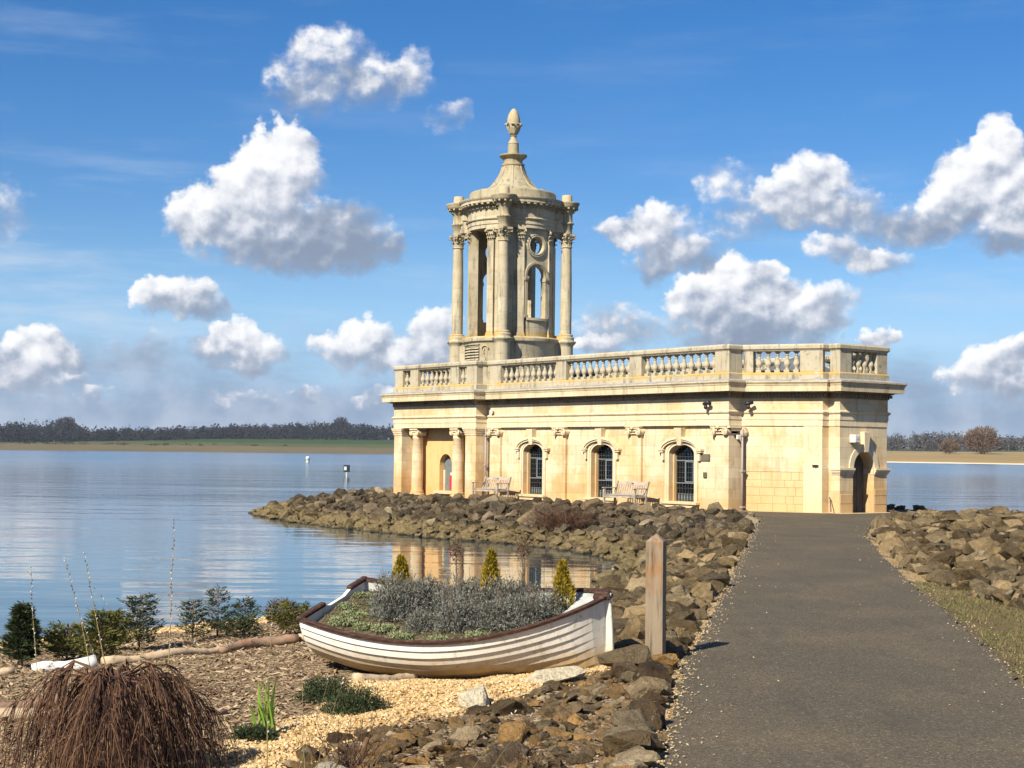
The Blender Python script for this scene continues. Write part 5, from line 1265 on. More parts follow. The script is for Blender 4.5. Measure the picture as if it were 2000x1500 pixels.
# small broken stone filling the gaps of every bank
def fill(test, n, box, seed, mat, label, s0, s1):
    p = sample(n, *box, test, 1.0, seed); rr = np.random.default_rng(seed); 
    scatter('small_stones', label, p, [(1,.1,0),(-.9,-.2,.1),(.1,.85,-.1),(-.1,-.8,.1),(.3,.2,.62),(-.35,-.1,.5),(0,0,-.5)], [(0,2,4),(2,5,4),(2,1,5),(1,3,5),(3,4,5),(3,0,4),(0,3,6),(3,1,6),(1,2,6),(2,0,6)], s0, s1, mat, zoff=lambda q: ground(q[:, 0], q[:, 1]) + rr.uniform(0.0, .03, len(q)), tilt=.8)
# bigger edging stones with flat tops along the path side
ei = [(float(pl_x(12.75 - k * .25)) - .17 + .03 * math.sin(k * 2.3), 12.75 - k * .25, .25 + .07 * math.sin(k * 1.7)) for k in range(20)]
lay_bank('rockery', 'row of larger flat topped edging stones beside the path, nearest the camera', [hull_rock(s, 22, 0.50, 0.11, 2) for s in range(90, 96)], M['rockery'], ei, (1, 10.5), 'rockery', lift=0.3)
def lone(name, label, x, y, r_, mat, seed, sc=(1, 1, 1), rz=0, cat='rock', dz=0.25):
    me = hull_rock(seed, 14, 0.6, 0.10, 2); me.materials.append(mat)
    o = inst(name, me, None, (x, y, gz(x, y) + r_ * dz), (0.1, -0.1, rz), (r_ * sc[0], r_ * sc[1], r_ * sc[2])); tag(o, label, cat)
lone('rock', 'chalk white flat stone lying on the rockery right of the gravel', .40, 12.02, .26, M['palestone'], 201, (1.2, .6, .6), .5)
lone('rock', 'white limestone lump at the bottom edge beside the thin twigs', -.98, 8.45, .15, M['palestone'], 202, (1, .8, .9), .3)
lone('rock', 'large mossy boulder under the bow of the boat', .98, 12.75, .27, M['rock_bank'], 203, (1.05, .9, 1.0), .2, dz=.35)
lone('rock', 'pale buff boulder at the rear edge of the rockery', -.22, 10.9, .19, M['palestone'], 204, (1.1, .9, 1.0), .9)

# ================================================================== loose gravel and wood chips (nobody could count them)
def scatter(name, label, pts, base_v, base_f, smin, smax, mat, flat=1.0, zoff=0.0, tilt=0.4, kind='stuff'):
    n = len(pts); rr = np.random.default_rng(11 + n)
    V0 = np.array(base_v, float); k = len(V0)
    yaw = rr.uniform(0, 6.283, n); tx = rr.normal(0, tilt, n); ty = rr.normal(0, tilt, n); s = rr.uniform(smin, smax, n)
    v = V0[None] * (s[:, None, None]) * (1 + 0.25 * rr.normal(size=(n, k, 3)) * 0.6)
    c_, s_ = np.cos(tx), np.sin(tx); y1 = v[..., 1] * c_[:, None] - v[..., 2] * s_[:, None]; z1 = v[..., 1] * s_[:, None] + v[..., 2] * c_[:, None]
    c_, s_ = np.cos(ty), np.sin(ty); x2 = v[..., 0] * c_[:, None] + z1 * s_[:, None]; z2 = -v[..., 0] * s_[:, None] + z1 * c_[:, None]
    c_, s_ = np.cos(yaw), np.sin(yaw); x3 = x2 * c_[:, None] - y1 * s_[:, None]; y3 = x2 * s_[:, None] + y1 * c_[:, None]
    zg = ground(pts[:, 0], pts[:, 1]) + zoff if not callable(zoff) else zoff(pts)
    V = np.stack([x3 + pts[:, 0, None], y3 + pts[:, 1, None], z2 + zg[:, None]], -1).reshape(-1, 3)
    fb = np.array(base_f); Fc = (fb[None] + (np.arange(n) * k)[:, None, None]).reshape(-1, fb.shape[1])
    me = bpy.data.meshes.new(name); me.from_pydata(V.tolist(), [], Fc.tolist()); me.materials.append(mat)
    o = link(bpy.data.objects.new(name, me)); tag(o, label, kind=kind); return o
OCT_V = [(1, 0, 0), (-1, 0, 0), (0, .8, 0), (0, -.8, 0), (0, 0, .6), (0, 0, -.6)]
OCT_F = [(0, 2, 4), (2, 1, 4), (1, 3, 4), (3, 0, 4), (2, 0, 5), (1, 2, 5), (3, 1, 5), (0, 3, 5)]
CH_V = [(-1, -.3, 0), (1, -.22, 0), (1, .25, 0), (-1, .3, 0), (-.9, -.25, .12), (1, -.2, .1), (.9, .2, .12), (-1, .25, .1)]
CH_F = [(4, 5, 6, 7), (0, 1, 5, 4), (1, 2, 6, 5), (2, 3, 7, 6), (3, 0, 4, 7)]
M['peb'] = leafmat('golden gravel', [(0.24, 0.14, 0.055), (0.42, 0.28, 0.125), (0.53, 0.375, 0.19), (0.62, 0.50, 0.33)], .9, 0, 1.0)
M['chip'] = leafmat('wood chippings', [(0.07, 0.045, 0.028), (0.18, 0.12, 0.07), (0.31, 0.225, 0.135), (0.48, 0.375, 0.25)], .9, 0, 1.5)
M['stonechip'] = leafmat('pale stone chips', [(0.20, 0.145, 0.08), (0.36, 0.275, 0.165), (0.52, 0.43, 0.30)], .9, 0, 1.5)
def sample(n, x0, x1, y0, y1, test, pow_=1.0, seed=0):
    rr = np.random.default_rng(seed); y = y0 + (y1 - y0) * rr.random(n) ** pow_; x = rr.uniform(x0, x1, n)
    ok = test(x, y); return np.stack([x[ok], y[ok]], -1)
fill(lambda X, Y: (dL(X, Y) > -0.2) & (dL(X, Y) < 9) & (dP(X, Y) > 0.1) & (X < pl_x(Y)) & (Y < 60), 6000, (-11, 7, 37.5, 60), 61, M['rock_isl'], 'small broken stones filling the island bank', .05, .14)
fill(lambda X, Y: (dL(X, Y) > -0.2) & (X < pl_x(Y) - 0.08) & (X > 0.95 + 0.05 * (Y - 13.5)), 5500, (0.8, 7, 13.2, 37.5), 62, M['rock_bank'], 'small broken stones filling the bank left of the path', .03, .10)
fill(lambda X, Y: test3(X, Y), 9000, (4.5, 15, 17, 44), 63, M['rock_bank'], 'small broken stones filling the right hand rock field', .03, .11)
fill(lambda X, Y: sdist(X, Y, RK) > -.02, 1500, (-1.4, 1.5, 7.4, 13), 64, M['rockery'], 'small broken stones between the rockery lumps', .010, .034)
pts = sample(52000, -2.8, 1.1, 7.6, 13.6, lambda X, Y: (sdist(X, Y, GRAV) > -0.12 * np.random.default_rng(3).random(len(X))) & (sdist(X, Y, RK) < 0.1), 1.2, 21)
scatter('gravel', 'golden gravel around the foot of the boat', pts, OCT_V, OCT_F, .009, .022, M['peb'], zoff=0.006)
pts = sample(46000, -7, 1.2, 8.0, 23.4, lambda X, Y: (sdist(X, Y, GRAV) < 0.05) & (sdist(X, Y, RK) < 0.0) & (np.abs(X / Y) < .36) & (X < 0.8) & (dL(X, Y) > .2), 1.5, 22)
scatter('wood_chips', 'brown and straw coloured wood chippings over the garden slope', pts, CH_V, CH_F, .012, .042, M['chip'], zoff=0.006, tilt=.3)
pts = sample(22000, -7, 0.6, 17.5, 24, lambda X, Y: (dL(X, Y) > -.1) & (dL(X, Y) < 2.4) & (np.abs(X / Y) < .36), 1, 23)
scatter('gravel', 'yellow stony beach gravel along the waterline behind the shrubs', pts, OCT_V, OCT_F, .015, .05, M['peb'], zoff=0.01)
# chips along both path edges and strewn thinly on the asphalt
def edge_pts(line, w_in, w_out, n, seed, y0=7, y1=42, side=-1):
    rr = np.random.default_rng(seed); y = y0 + (y1 - y0) * rr.random(n) ** 1.5; xe = np.interp(y, [p[1] for p in line], [p[0] for p in line])
    d = np.abs(rr.normal(0, 1, n)); sgn = np.where(rr.random(n) < .72, side, -side); off = np.where(sgn == side, d * w_out, d * w_in) * sgn
    return np.stack([xe + off, y], -1)
zed = lambda p: np.maximum(ground(p[:, 0], p[:, 1]), -0.05) * (sdist(p[:, 0], p[:, 1], PLAT) < 0) + 0.008
pts = np.concatenate([edge_pts(PATH_L, .07, .20, 4200, 31), edge_pts(PATH_R, .05, .12, 700, 32, side=1), edge_pts(PATH_L, .3, .2, 420, 33), edge_pts(PATH_R, .35, .2, 220, 34, side=1)])
scatter('stone_chips', 'pale stone chips scattered along both edges of the path', pts, OCT_V, OCT_F, .004, .014, M['stonechip'], zoff=zed)
# grass and moss on the right verge
def blades(pts, h0, h1, w_, lean, mat, name, label, zoff=None):
    n = len(pts); rr = np.random.default_rng(5 + n); z = ground(pts[:, 0], pts[:, 1]) if zoff is None else zoff
    h = rr.uniform(h0, h1, n); a = rr.uniform(0, 6.283, n); l = rr.normal(0, lean, (n, 2))
    b0 = np.stack([pts[:, 0], pts[:, 1], z], -1); s = np.stack([np.cos(a), np.sin(a), np.zeros(n)], -1) * w_
    tip = b0 + np.stack([l[:, 0] * h, l[:, 1] * h, h], -1); mid_ = (b0 + tip) / 2 + np.stack([-l[:, 0] * h * .2, -l[:, 1] * h * .2, h * .1], -1)
    V = np.stack([b0 - s, b0 + s, mid_ + s * .8, mid_ - s * .8, mid_ - s * .8, mid_ + s * .8, tip, tip], 1).reshape(-1, 3)
    me = bpy.data.meshes.new(name); Fc = np.arange(len(V)).reshape(-1, 4)
    me.from_pydata(V.tolist(), [], Fc.tolist()); me.materials.append(mat); o = link(bpy.data.objects.new(name, me)); tag(o, label, kind='stuff'); return o
M['grass'] = leafmat('short turf', [(0.06, 0.09, 0.022), (0.11, 0.125, 0.04), (0.20, 0.16, 0.075), (0.30, 0.23, 0.12)], .8, .2, 2.0)
vp = lambda X, Y: (X > pr_x(Y) + .04 + .08 * np.sin(Y * 3)) & (Y < 21.5) & (X / Y < .52)
pts = sample(90000, 3.6, 11, 9.5, 22, lambda X, Y: vp(X, Y) & ((wob(X, Y, 2.6) + wob(X, Y, 6.1, 2.0)) > -0.15), 1.3, 41)
blades(pts, .015, .055, .004, .7, M['grass'], 'grass', 'thin mossy grass on the verge right of the path')
pts = sample(2600, -2.5, 4.0, 8, 24, lambda X, Y: (X < pl_x(Y) - .05) & (dL(X, Y) > 1) & (wob(X, Y, 3.3, 4.0) > .62), 1.2, 42)
blades(pts, .02, .07, .006, .9, leafmat('small green weeds', [(0.04, 0.09, 0.02), (0.08, 0.16, 0.035)], .7, .25), 'weeds', 'small green weeds sprouting between stones and chippings')

# ================================================================== oak post
t_ = empty('wooden_post', (1.235, 13.02, -0.05), -R(17)); tag(t_, 'square weathered oak post with a pointed top beside the path', 'post')
mb = MB(); hw = .075
mb.add([(-hw, -hw, -.2), (hw, -hw, -.2), (hw, hw, -.2), (-hw, hw, -.2), (-hw, -hw, 1.02), (hw, -hw, 1.02), (hw, hw, 1.02), (-hw, hw, 1.02), (0, 0, 1.085)], [(3, 2, 1, 0), (0, 1, 5, 4), (1, 2, 6, 5), (2, 3, 7, 6), (3, 0, 4, 7), (4, 5, 8), (5, 6, 8), (6, 7, 8), (7, 4, 8)])
bevel(mb.build('shaft', M['post'], t_), .006, 2)

# ================================================================== the boat (local x: stern -> bow)
BL, BBM = 2.72, 0.73
bow = Vector((0.86, 13.28, 0)); stern = Vector((-1.60, 14.38, 0))
bax = (bow - stern).normalized(); byaw = math.atan2(bax.y, bax.x)
boat = empty('rowing_boat', (stern.x, stern.y, 0.0), byaw)
boat.rotation_euler = (R(13.5), R(0.0), byaw)
tag(boat, 'old white clinker rowing boat with brown gunwale, planted as a flower bed', 'boat')
def half(t):   # half breadth at the sheer
    return BBM * (0.80 + 0.20 * math.sin(min(1, t / 0.42) * math.pi / 2)) if t < .42 else BBM * (max(0, 1 - ((t - .42) / .58) ** 2.3)) ** .72
def sheer(t): return 0.24 + 0.26 * abs((t - .40) / .60) ** 2.0 - (0.02 * (1 - t / .4) ** 1.6 if t < .4 else 0.0)
def keelz(t): return -0.27 + 0.10 * max(0, 1 - t / .22) ** 1.5 + 0.03 * max(0, (t - .85) / .15) ** 2
def hpt(t, g):   # g 0 keel .. 1 sheer
    B, S, K = half(t), sheer(t), keelz(t)
    full = 0.62 - 0.34 * max(0, (t - .45) / .55)
    vb = max(0, min(1, (t - .45) / .5)); vb = vb * vb * (3 - 2 * vb)
    y = B * ((1 - vb) * math.sin(g * math.pi / 2) ** (1.25 - full * 0.6) + vb * g ** .58)
    z = K + (S - K) * ((1 - vb) * (1 - math.cos(g * math.pi / 2)) ** (0.62 + .5 * full) + vb * g ** 1.2)
    x = BL * t - 0.06 * (1 - g) * max(0, (t - .9) / .1)
    return Vector((x, y, z))
NPL = 9; NST = 34
mh, th_, bh_ = new_mat('white boat paint')
co = th_.new('ShaderNodeTexCoord').outputs['Object']; xx_, yy_, zz_2 = th_.xyz(co)
nn = th_.noise(th_.v('MULTIPLY', co, (2, 6, 6)), 2.0, 6, 0.65); n9 = th_.noise(co, 14, 6, .7)
wv_ = th_.m('ADD', th_.m('MULTIPLY', zz_2, -1.0), th_.m('MULTIPLY_ADD', nn, .34, -.16))
cc = th_.mix(th_.sstep(wv_, -.16, .12), (0.70, 0.66, 0.58), (0.48, 0.33, 0.145))
cc = th_.mix(th_.m('MULTIPLY', th_.sstep(n9, .58, .70), .6), cc, (0.30, 0.21, 0.11))
cc = th_.mix(th_.m('MULTIPLY', th_.sstep(th_.noise(th_.v('MULTIPLY', co, (7, 7, 1.0)), 2.2, 6, .7), .54, .70), .45), cc, (0.34, 0.27, 0.16))
th_.put(bh_.inputs['Base Color'], cc); bh_.inputs['Roughness'].default_value = .5; bump(th_, bh_, n9, .15, .006)
M['hull'] = mh; M['seam'] = simple('dirt and lap shade seam', (0.035, 0.024, 0.014), .9, .3, 10)  # seam dirt and the lap shadow, both put into the lap face colour
mg2, tg2, bg2 = new_mat('peeling brown gunwale')
co = tg2.new('ShaderNodeTexCoord').outputs['Object']; ng = tg2.noise(tg2.v('MULTIPLY', co, (3, 9, 9)), 4, 6, .7)
tg2.put(bg2.inputs['Base Color'], tg2.ramp(ng, [(.38, (0.03, 0.012, 0.009)), (.56, (0.06, 0.027, 0.018)), (.68, (0.13, 0.09, 0.06)), (.85, (0.20, 0.16, 0.115))])); bg2.inputs['Roughness'].default_value = .75; bump(tg2, bg2, ng, .5, .01)
M['gunwale'] = mg2
M['boatin'] = simple('pale inner boat paint', (0.42, 0.43, 0.41), .6, .2, 6)
for sg in (-1, 1):
    for k in range(NPL):
        g0, g1 = (k / NPL) ** .80, ((k + 1) / NPL) ** .80
        vs = []
        for i in range(NST + 1):
            t__ = i / NST * .995
            a, b_ = hpt(t__, g0), hpt(t__, g1); n_ = Vector((0, (b_ - a).z, -(b_ - a).y)); n_ = n_.normalized() if n_.length > 1e-6 else Vector((0, 1, 0))
            lap = .017 * (1 if t__ < .9 else max(0, 1 - (t__ - .9) / .085)) if k else 0
            pts4 = [a, a + n_ * lap, b_ + n_ * .002, b_ - n_ * .008, a - n_ * .008]
            vs += [(p.x, sg * p.y, p.z) for p in pts4]
        fs = [(i * 5 + q, (i + 1) * 5 + q, (i + 1) * 5 + (q + 1) % 5, i * 5 + (q + 1) % 5) for i in range(NST) for q in range(5)]
        o = MB().add(vs, fs, False).build('plank', M['hull'], boat, fix=False); o.data.materials.append(M['seam']) 
        if k:
            for fi, pl_ in enumerate(o.data.polygons):
                if fi % 5 in (0, 4): pl_.material_index = 1
# keel, stem, transom, gunwales, knees, seat
mb = MB(); mb.tube([(BL * t_, 0, keelz(t_) - .012) for t_ in (0, .1, .3, .6, .85, .97)], .028, 6); mb.build('keel', M['hull'], boat)
mb = MB(); Sx = [(BL * .965, keelz(1) - .05), (BL * .995, keelz(1) + .05), (BL * 1.0, .05), (BL * 1.003, .25), (BL * 1.005, sheer(1) + .03)]
vs = [];
for (x, z) in Sx:
    for (dx_, dy_) in ((-.06, -.028), (.022, -.018), (.022, .018), (-.06, .028)): vs.append((x + dx_, dy_, z))
mb.add(vs, [(i * 4 + q, (i + 1) * 4 + q, (i + 1) * 4 + (q + 1) % 4, i * 4 + (q + 1) % 4) for i in range(4) for q in range(4)] + [(0, 1, 2, 3), (16, 17, 18, 19)]); bevel(mb.build('stem', M['hull'], boat), .006)
tp = [hpt(0, (k / 12)) for k in range(13)]
outl = [(-p.y, p.z) for p in tp[::-1]] + [(p.y, p.z) for p in tp[1:]]
notch = outl + [(.50 * half(0), sheer(0) + .0), (.30 * half(0), sheer(0) - .03), (-.15 * half(0), sheer(0) - .03), (-.3 * half(0), sheer(0))]
mb = MB(); n = len(notch); mb.add([(-.015, y, z) for y, z in notch] + [(.02, y, z) for y, z in notch], [tuple(range(n)), tuple(range(2 * n - 1, n - 1, -1))] + [(i, (i + 1) % n, n + (i + 1) % n, n + i) for i in range(n)]); mb.build('transom', M['hull'], boat)
def gun(sg, a, b_, n=30, w_=.026, h=.014):
    mb = MB(); vs = []
    for i in range(n + 1):
        t__ = a + (b_ - a) * i / n; p = hpt(t__, 1.0); q = hpt(min(1, t__ + .01), 1.0) - hpt(max(0, t__ - .01), 1.0)
        nr = Vector((-q.y, q.x, 0)).normalized() if q.length > 1e-6 else Vector((0, 1, 0))
        if nr.y < 0 and t__ < .97: nr = -nr
        for (o_, z_) in ((w_, -h), (w_ + .004, h * .8), (w_ * .7, h), (-w_ * .7, h), (-w_, h * .7), (-w_, -h)):
            pp_ = p + nr * o_; vs.append((pp_.x, sg * max(pp_.y, .0), pp_.z + z_ + .01))
    mb.add(vs, [(i * 6 + q, (i + 1) * 6 + q, (i + 1) * 6 + (q + 1) % 6, i * 6 + (q + 1) % 6) for i in range(n) for q in range(6)] + [tuple(range(6)), tuple(range(n * 6 + 5, n * 6 - 1, -1))])
    return mb.build('gunwale', M['gunwale'], boat)
gun(-1, 0, .995); gun(1, 0, .995)
mb = MB(); mb.box(BL * .955, BL * 1.015, -.055, .055, sheer(1) - .02, sheer(1) + .05, .8); bevel(mb.build('bow_cap', M['gunwale'], boat), .012)
for (y0, y1) in ((-half(0) - .03, -.30 * half(0)), (.50 * half(0), half(0) + .03)):
    mb = MB(); mb.box(-.03, .035, y0, y1, sheer(0) - .01, sheer(0) + .032); bevel(mb.build('transom_cap', M['gunwale'], boat), .012)
for sg in (-1, 1):
    mb = MB(); mb.add([(x, sg * y, z) for x, y, z in [(BL * .86, half(.86) - .02, sheer(.86) - .01), (BL * .97, .02, sheer(.97) - .02), (BL * .86, .02, sheer(.86) - .03), (BL * .86, half(.86) - .02, sheer(.86) - .05), (BL * .97, .02, sheer(.97) - .06), (BL * .86, .02, sheer(.86) - .07)]], [(0, 1, 2), (5, 4, 3), (0, 3, 4, 1), (1, 4, 5, 2), (2, 5, 3, 0)]); mb.build('breasthook', M['boatin'], boat)
for sg in (-1, 1):
    mb = MB(); vs = []
    for i in range(21):
        t__ = .02 + .96 * i / 20
        for g in (.7, .86, .985): p = hpt(t__, g); vs.append((p.x, sg * max(0, p.y - .02), p.z))
    mb.add(vs, [(i * 3 + k, (i + 1) * 3 + k, (i + 1) * 3 + k + 1, i * 3 + k + 1) for i in range(20) for k in range(2)]); mb.build('lining', M['boatin'], boat)
bpy.context.view_layer.update()
BM = Matrix.LocRotScale(boat.location, boat.rotation_euler, None)
def soilz(x, y):   # soil level: horizontal-ish heap inside the tilted hull, in boat space
    return .195 + .03 * mnoise.noise(Vector((x * 4, y * 4, 0))) + .05 * (1 - (y / .7) ** 2) + .10 * abs(x / BL - .4) ** 1.5
mb = MB(); vs = []; n1_, n2_ = 26, 10
for i in range(n1_ + 1):
    t__ = .015 + .93 * i / n1_
    for j in range(n2_ + 1):
        q = -1 + 2 * j / n2_; hb = max(0.02, hpt(t__, .90).y - .02); x = BL * t__; y = q * hb; vs.append(tuple(BM @ Vector((x, y, soilz(x, y)))))
mb.add(vs, [(i * (n2_ + 1) + j, (i + 1) * (n2_ + 1) + j, (i + 1) * (n2_ + 1) + j + 1, i * (n2_ + 1) + j + 1) for i in range(n1_) for j in range(n2_)], True)
tag(mb.build('soil', simple('planting soil', (0.085, 0.065, 0.04), .95, .5, 20, .9), fix=False), 'brown soil filling the inside of the boat', kind='stuff')
# ================================================================== PLANTS
def bush_mesh(name, seed, n, rx, ry, h, L, Wd, mat, stems=26, upw=0.6, shell=0.45, smat=None):
    rr = np.random.default_rng(seed); u = rr.normal(size=(n, 3)); u /= np.linalg.norm(u, axis=1)[:, None]; u[:, 2] = np.abs(u[:, 2])
    r_ = rr.random(n) ** shell; lump = 1 + 0.16 * np.sin(u[:, 0] * 7 + seed) * np.sin(u[:, 1] * 6 + 2 * seed) + .12 * np.sin(u[:, 2] * 11 + seed)
    c = u * (r_ * lump)[:, None] * np.array([rx, ry, h])
    V = leaf_quads(c, 0.75, L * (0.6 + 0.8 * rr.random(n)), Wd * (0.7 + 0.6 * rr.random(n)), up=u * .5 + np.array([0, 0, upw]), rng=rr)
    return quads_mesh(name, V, mat)
def place(name, me, label, cat, x, y, z, s=1, rz=0, group=None, stem=None, stem_mat=None):
    t_ = empty(name, (x, y, z), rz); t_.scale = (s, s, s); tag(t_, label, cat, group)
    link(bpy.data.objects.new('foliage', me), t_)
    if stem is not None: link(bpy.data.objects.new('stem', stem), t_)
    return t_
M['lav'] = leafmat('lavender grey', [(0.045, 0.045, 0.036), (0.11, 0.11, 0.092), (0.175, 0.18, 0.155), (0.27, 0.27, 0.235)], .85, .1, 8)
M['gold'] = leafmat('golden conifer', [(0.05, 0.055, 0.012), (0.18, 0.145, 0.014), (0.36, 0.25, 0.018), (0.50, 0.33, 0.03)], .75, .2, 8)
M['yew'] = leafmat('yew green', [(0.02, 0.032, 0.010), (0.055, 0.07, 0.016), (0.12, 0.12, 0.026), (0.17, 0.12, 0.03)], .7, .12, 6)
M['yewd'] = leafmat('dark fir green', [(0.014, 0.026, 0.014), (0.025, 0.045, 0.02), (0.05, 0.065, 0.025), (0.10, 0.075, 0.035)], .7, .1, 6)
M['sedum'] = leafmat('pale sedum', [(0.10, 0.12, 0.05), (0.24, 0.27, 0.13), (0.36, 0.38, 0.22)], .8, .2, 8)
M['stem'] = simple('thin brown stem', (0.15, 0.10, 0.065), .8, .3, 20)
M['stemg'] = simple('olive stem', (0.17, 0.14, 0.06), .8, .3, 20)
M['twig'] = leafmat('purple brown twigs', [(0.022, 0.012, 0.010), (0.055, 0.028, 0.02), (0.11, 0.055, 0.032), (0.22, 0.13, 0.065)], .65, 0, 6)
lav = [bush_mesh('lavender_foliage', 300 + k, 2600, .17, .16, .24, .030, .007, M['lav'], upw=.5) for k in range(3)]
def stems_mesh(seed, n, h, spread, r_=.003, mat=None):
    rr = random.Random(seed); mb = MB()
    for k in range(n):
        a = rr.uniform(0, 6.28); s_ = rr.uniform(.3, 1) * spread; hh_ = h * rr.uniform(.6, 1.1)
        mb.tube([(s_ * .2 * math.cos(a), s_ * .2 * math.sin(a), 0), (s_ * .6 * math.cos(a), s_ * .6 * math.sin(a), hh_ * .55), (s_ * math.cos(a), s_ * math.sin(a), hh_)], [r_, r_ * .8, r_ * .4], 3, cap=False)
    return mb.mesh('stems', mat, False)
lst = stems_mesh(4, 18, .30, .16, .0025, M['stem'])
def onboat(u_, v_, dz=0.0):
    x = BL * u_; y = half(u_) * v_; p = BM @ Vector((x, y, soilz(x, y))); return p.x, p.y, p.z + dz
labs = ['grey lavender clump at the stern end of the planting', 'grey lavender clump in front of the left golden conifer', 'low grey lavender clump near the middle of the near gunwale', 'grey lavender clump between the left conifer and the dead flower head', 'tall grey lavender clump in the centre of the boat', 'grey lavender clump just left of the middle conifer', 'grey lavender clump right of the middle conifer', 'rounded grey lavender clump nearest the near gunwale, right of centre', 'grey lavender clump below the right golden conifer', 'grey lavender clump closest to the bow']
LP = [(.22, .05), (.26, -.25), (.40, -.50), (.36, .20), (.48, -.15), (.52, -.45), (.60, .10), (.62, -.35), (.72, -.10), (.80, -.08)]
for k, ((u_, v_), lb) in enumerate(zip(LP, labs)):
    x, y, z = onboat(u_, v_, -.02); place('lavender_bush', lav[k % 3], lb, 'lavender', x, y, z, random.uniform(.85, 1.35), random.uniform(0, 6), 'lavender clumps in the boat', lst)
extra_l = [(.31, -.05), (.44, .05), (.56, .0), (.66, .35), (.68, -.3), (.30, .35), (.47, .4), (.75, -.35)]
XL = ['small lavender clump behind the stern end clump', 'lavender clump at the foot of the first dead flower head', 'lavender clump left of the middle golden conifer', 'lavender clump at the foot of the branching dead flower head', 'lavender clump right of centre, behind the nearest one', 'lavender clump behind the left golden conifer', 'lavender clump in the middle along the far gunwale', 'lavender clump near the gunwale towards the bow']
for k, (u_, v_) in enumerate(extra_l):
    x, y, z = onboat(u_, v_, -.03); place('lavender_bush', lav[(k + 1) % 3], XL[k], 'lavender', x, y, z, random.uniform(1.0, 1.3), random.uniform(0, 6), 'lavender clumps in the boat', lst)
def cone_mesh(seed, n, r_, h, L, Wd, mat):
    rr = np.random.default_rng(seed); q = rr.random(n) ** 0.75; a = rr.uniform(0, 6.283, n)
    rad = r_ * (1 - q) ** .8 * (.45 + .6 * rr.random(n) ** .4) * (1 + .34 * np.sin(a * 4 + q * 17) * np.cos(a * 3 + q * 9 + seed)) + .006
    c = np.stack([rad * np.cos(a), rad * np.sin(a), q * h], -1); up = np.stack([np.cos(a) * .45, np.sin(a) * .45, np.ones(n) * 1.1], -1)
    return quads_mesh('conifer_foliage', leaf_quads(c, .35, L * (.6 + .8 * rr.random(n)), Wd, up=up, rng=rr), mat)
gst = MB().tube([(0, 0, -.05), (0, 0, .3)], [.012, .004], 5).mesh('stem', M['stem'], False)
for k, (u_, v_, h, lb) in enumerate([(.20, .42, .38, 'small golden dwarf conifer at the stern end of the boat'), (.555, .28, .49, 'golden dwarf conifer in the middle of the boat'), (.825, .22, .44, 'golden dwarf conifer near the bow of the boat')]):
    x, y, z = onboat(u_, v_, 0.02); place('dwarf_conifer', cone_mesh(320 + k, 2800, .112, h, .036, .011, M['gold']), lb, 'conifer', x, y, z, 1, 0, 'golden conifers in the boat', gst)
# dead flower heads
def dead_head(x, y, z, h, label, seed):
    t_ = empty('dead_flower', (x, y, z)); tag(t_, label, 'dead flower', 'dead flower heads in the boat'); rr = random.Random(seed)
    mb = MB(); mb.tube([(0, 0, 0), (.01, 0, h * .5), (0, .01, h)], [.008, .007, .004], 5)
    for k in range(16):
        a = rr.uniform(0, 6.28); z0 = h * rr.uniform(.35, .9); q = rr.uniform(.03, .085); mb.tube([(0, 0, z0), (q * .5 * math.cos(a), q * .5 * math.sin(a), z0 + .03), (q * math.cos(a), q * math.sin(a), z0 + .08)], [.003, .002, .0015], 3, cap=False)
    mb.build('stem', M['stem'], t_, fix=False)
    r2 = np.random.default_rng(seed); n = 500; c = r2.normal(size=(n, 3)) * np.array([.035, .035, .06]) + np.array([0, 0, h * .92])
    link(bpy.data.objects.new('seed_head', quads_mesh('seed_head', leaf_quads(c, 1, .018, .008, up=np.array([0, 0, .6]), rng=r2), M['twig'])), t_)['kind'] = 'stuff'
x, y, z = onboat(.42, .30); dead_head(x, y, z, .56, 'narrow dark brown dead flower head left of the middle conifer', 5)
x, y, z = onboat(.66, .40); dead_head(x, y, z, .60, 'branching dark dead flower head right of the middle conifer', 6)
sd = [bush_mesh('sedum_foliage', 340 + k, 700, .11, .09, .05, .020, .010, M['sedum'], upw=.3) for k in range(2)]
for k, (u_, v_, lb) in enumerate([(.12, -.30, 'pale green sedum mat near the stern'), (.20, -.62, 'pale green sedum mat along the near gunwale at the stern'), (.37, -.80, 'low green sedum tucked under the near gunwale'), (.50, -.78, 'pale sedum below the middle lavender'), (.14, .30, 'yellowish sedum mat at the far stern side'), (.06, -.1, 'dry brownish green mat against the transom'), (.12, -.62, 'low sedum mat in the near stern corner'), (.28, -.62, 'grey green sedum strip in front of the first lavender'), (.62, -.70, 'low sedum strip below the nearest lavender'), (.05, .45, 'dry mat in the far stern corner'), (.18, .02, 'mixed sedum patch between transom and lavender')]):
    x, y, z = onboat(u_, v_, 0); place('sedum', sd[k % 2], lb, 'sedum', x, y, z, random.uniform(.8, 1.3), k, 'sedum mats in the boat')
t_ = empty('dry_stalks', onboat(.16, .5)); tag(t_, 'thin dry stalks standing at the stern end of the boat', 'stalks')
link(bpy.data.objects.new('stalk', stems_mesh(9, 16, .26, .16, .002, M['stem'])), t_)

M['cover'] = leafmat('brown green ground cover', [(0.035, 0.03, 0.014), (0.085, 0.075, 0.03), (0.13, 0.14, 0.05), (0.20, 0.17, 0.09)], .85, .1, 6)
r2 = np.random.default_rng(77); cc_ = []
for _ in range(5200):
    u_ = .03 + .86 * r2.random(); v_ = r2.uniform(-.92, .92); cc_.append(onboat(u_, v_, .004 + .02 * r2.random()))
o = link(bpy.data.objects.new('ground_cover', quads_mesh('ground_cover', leaf_quads(np.array(cc_), .9, .026 * (.5 + r2.random(5200)), .010, up=np.array([0, 0, .5]), rng=r2), M['cover']))); tag(o, 'low brown green mat of plants over the soil in the boat', kind='stuff')
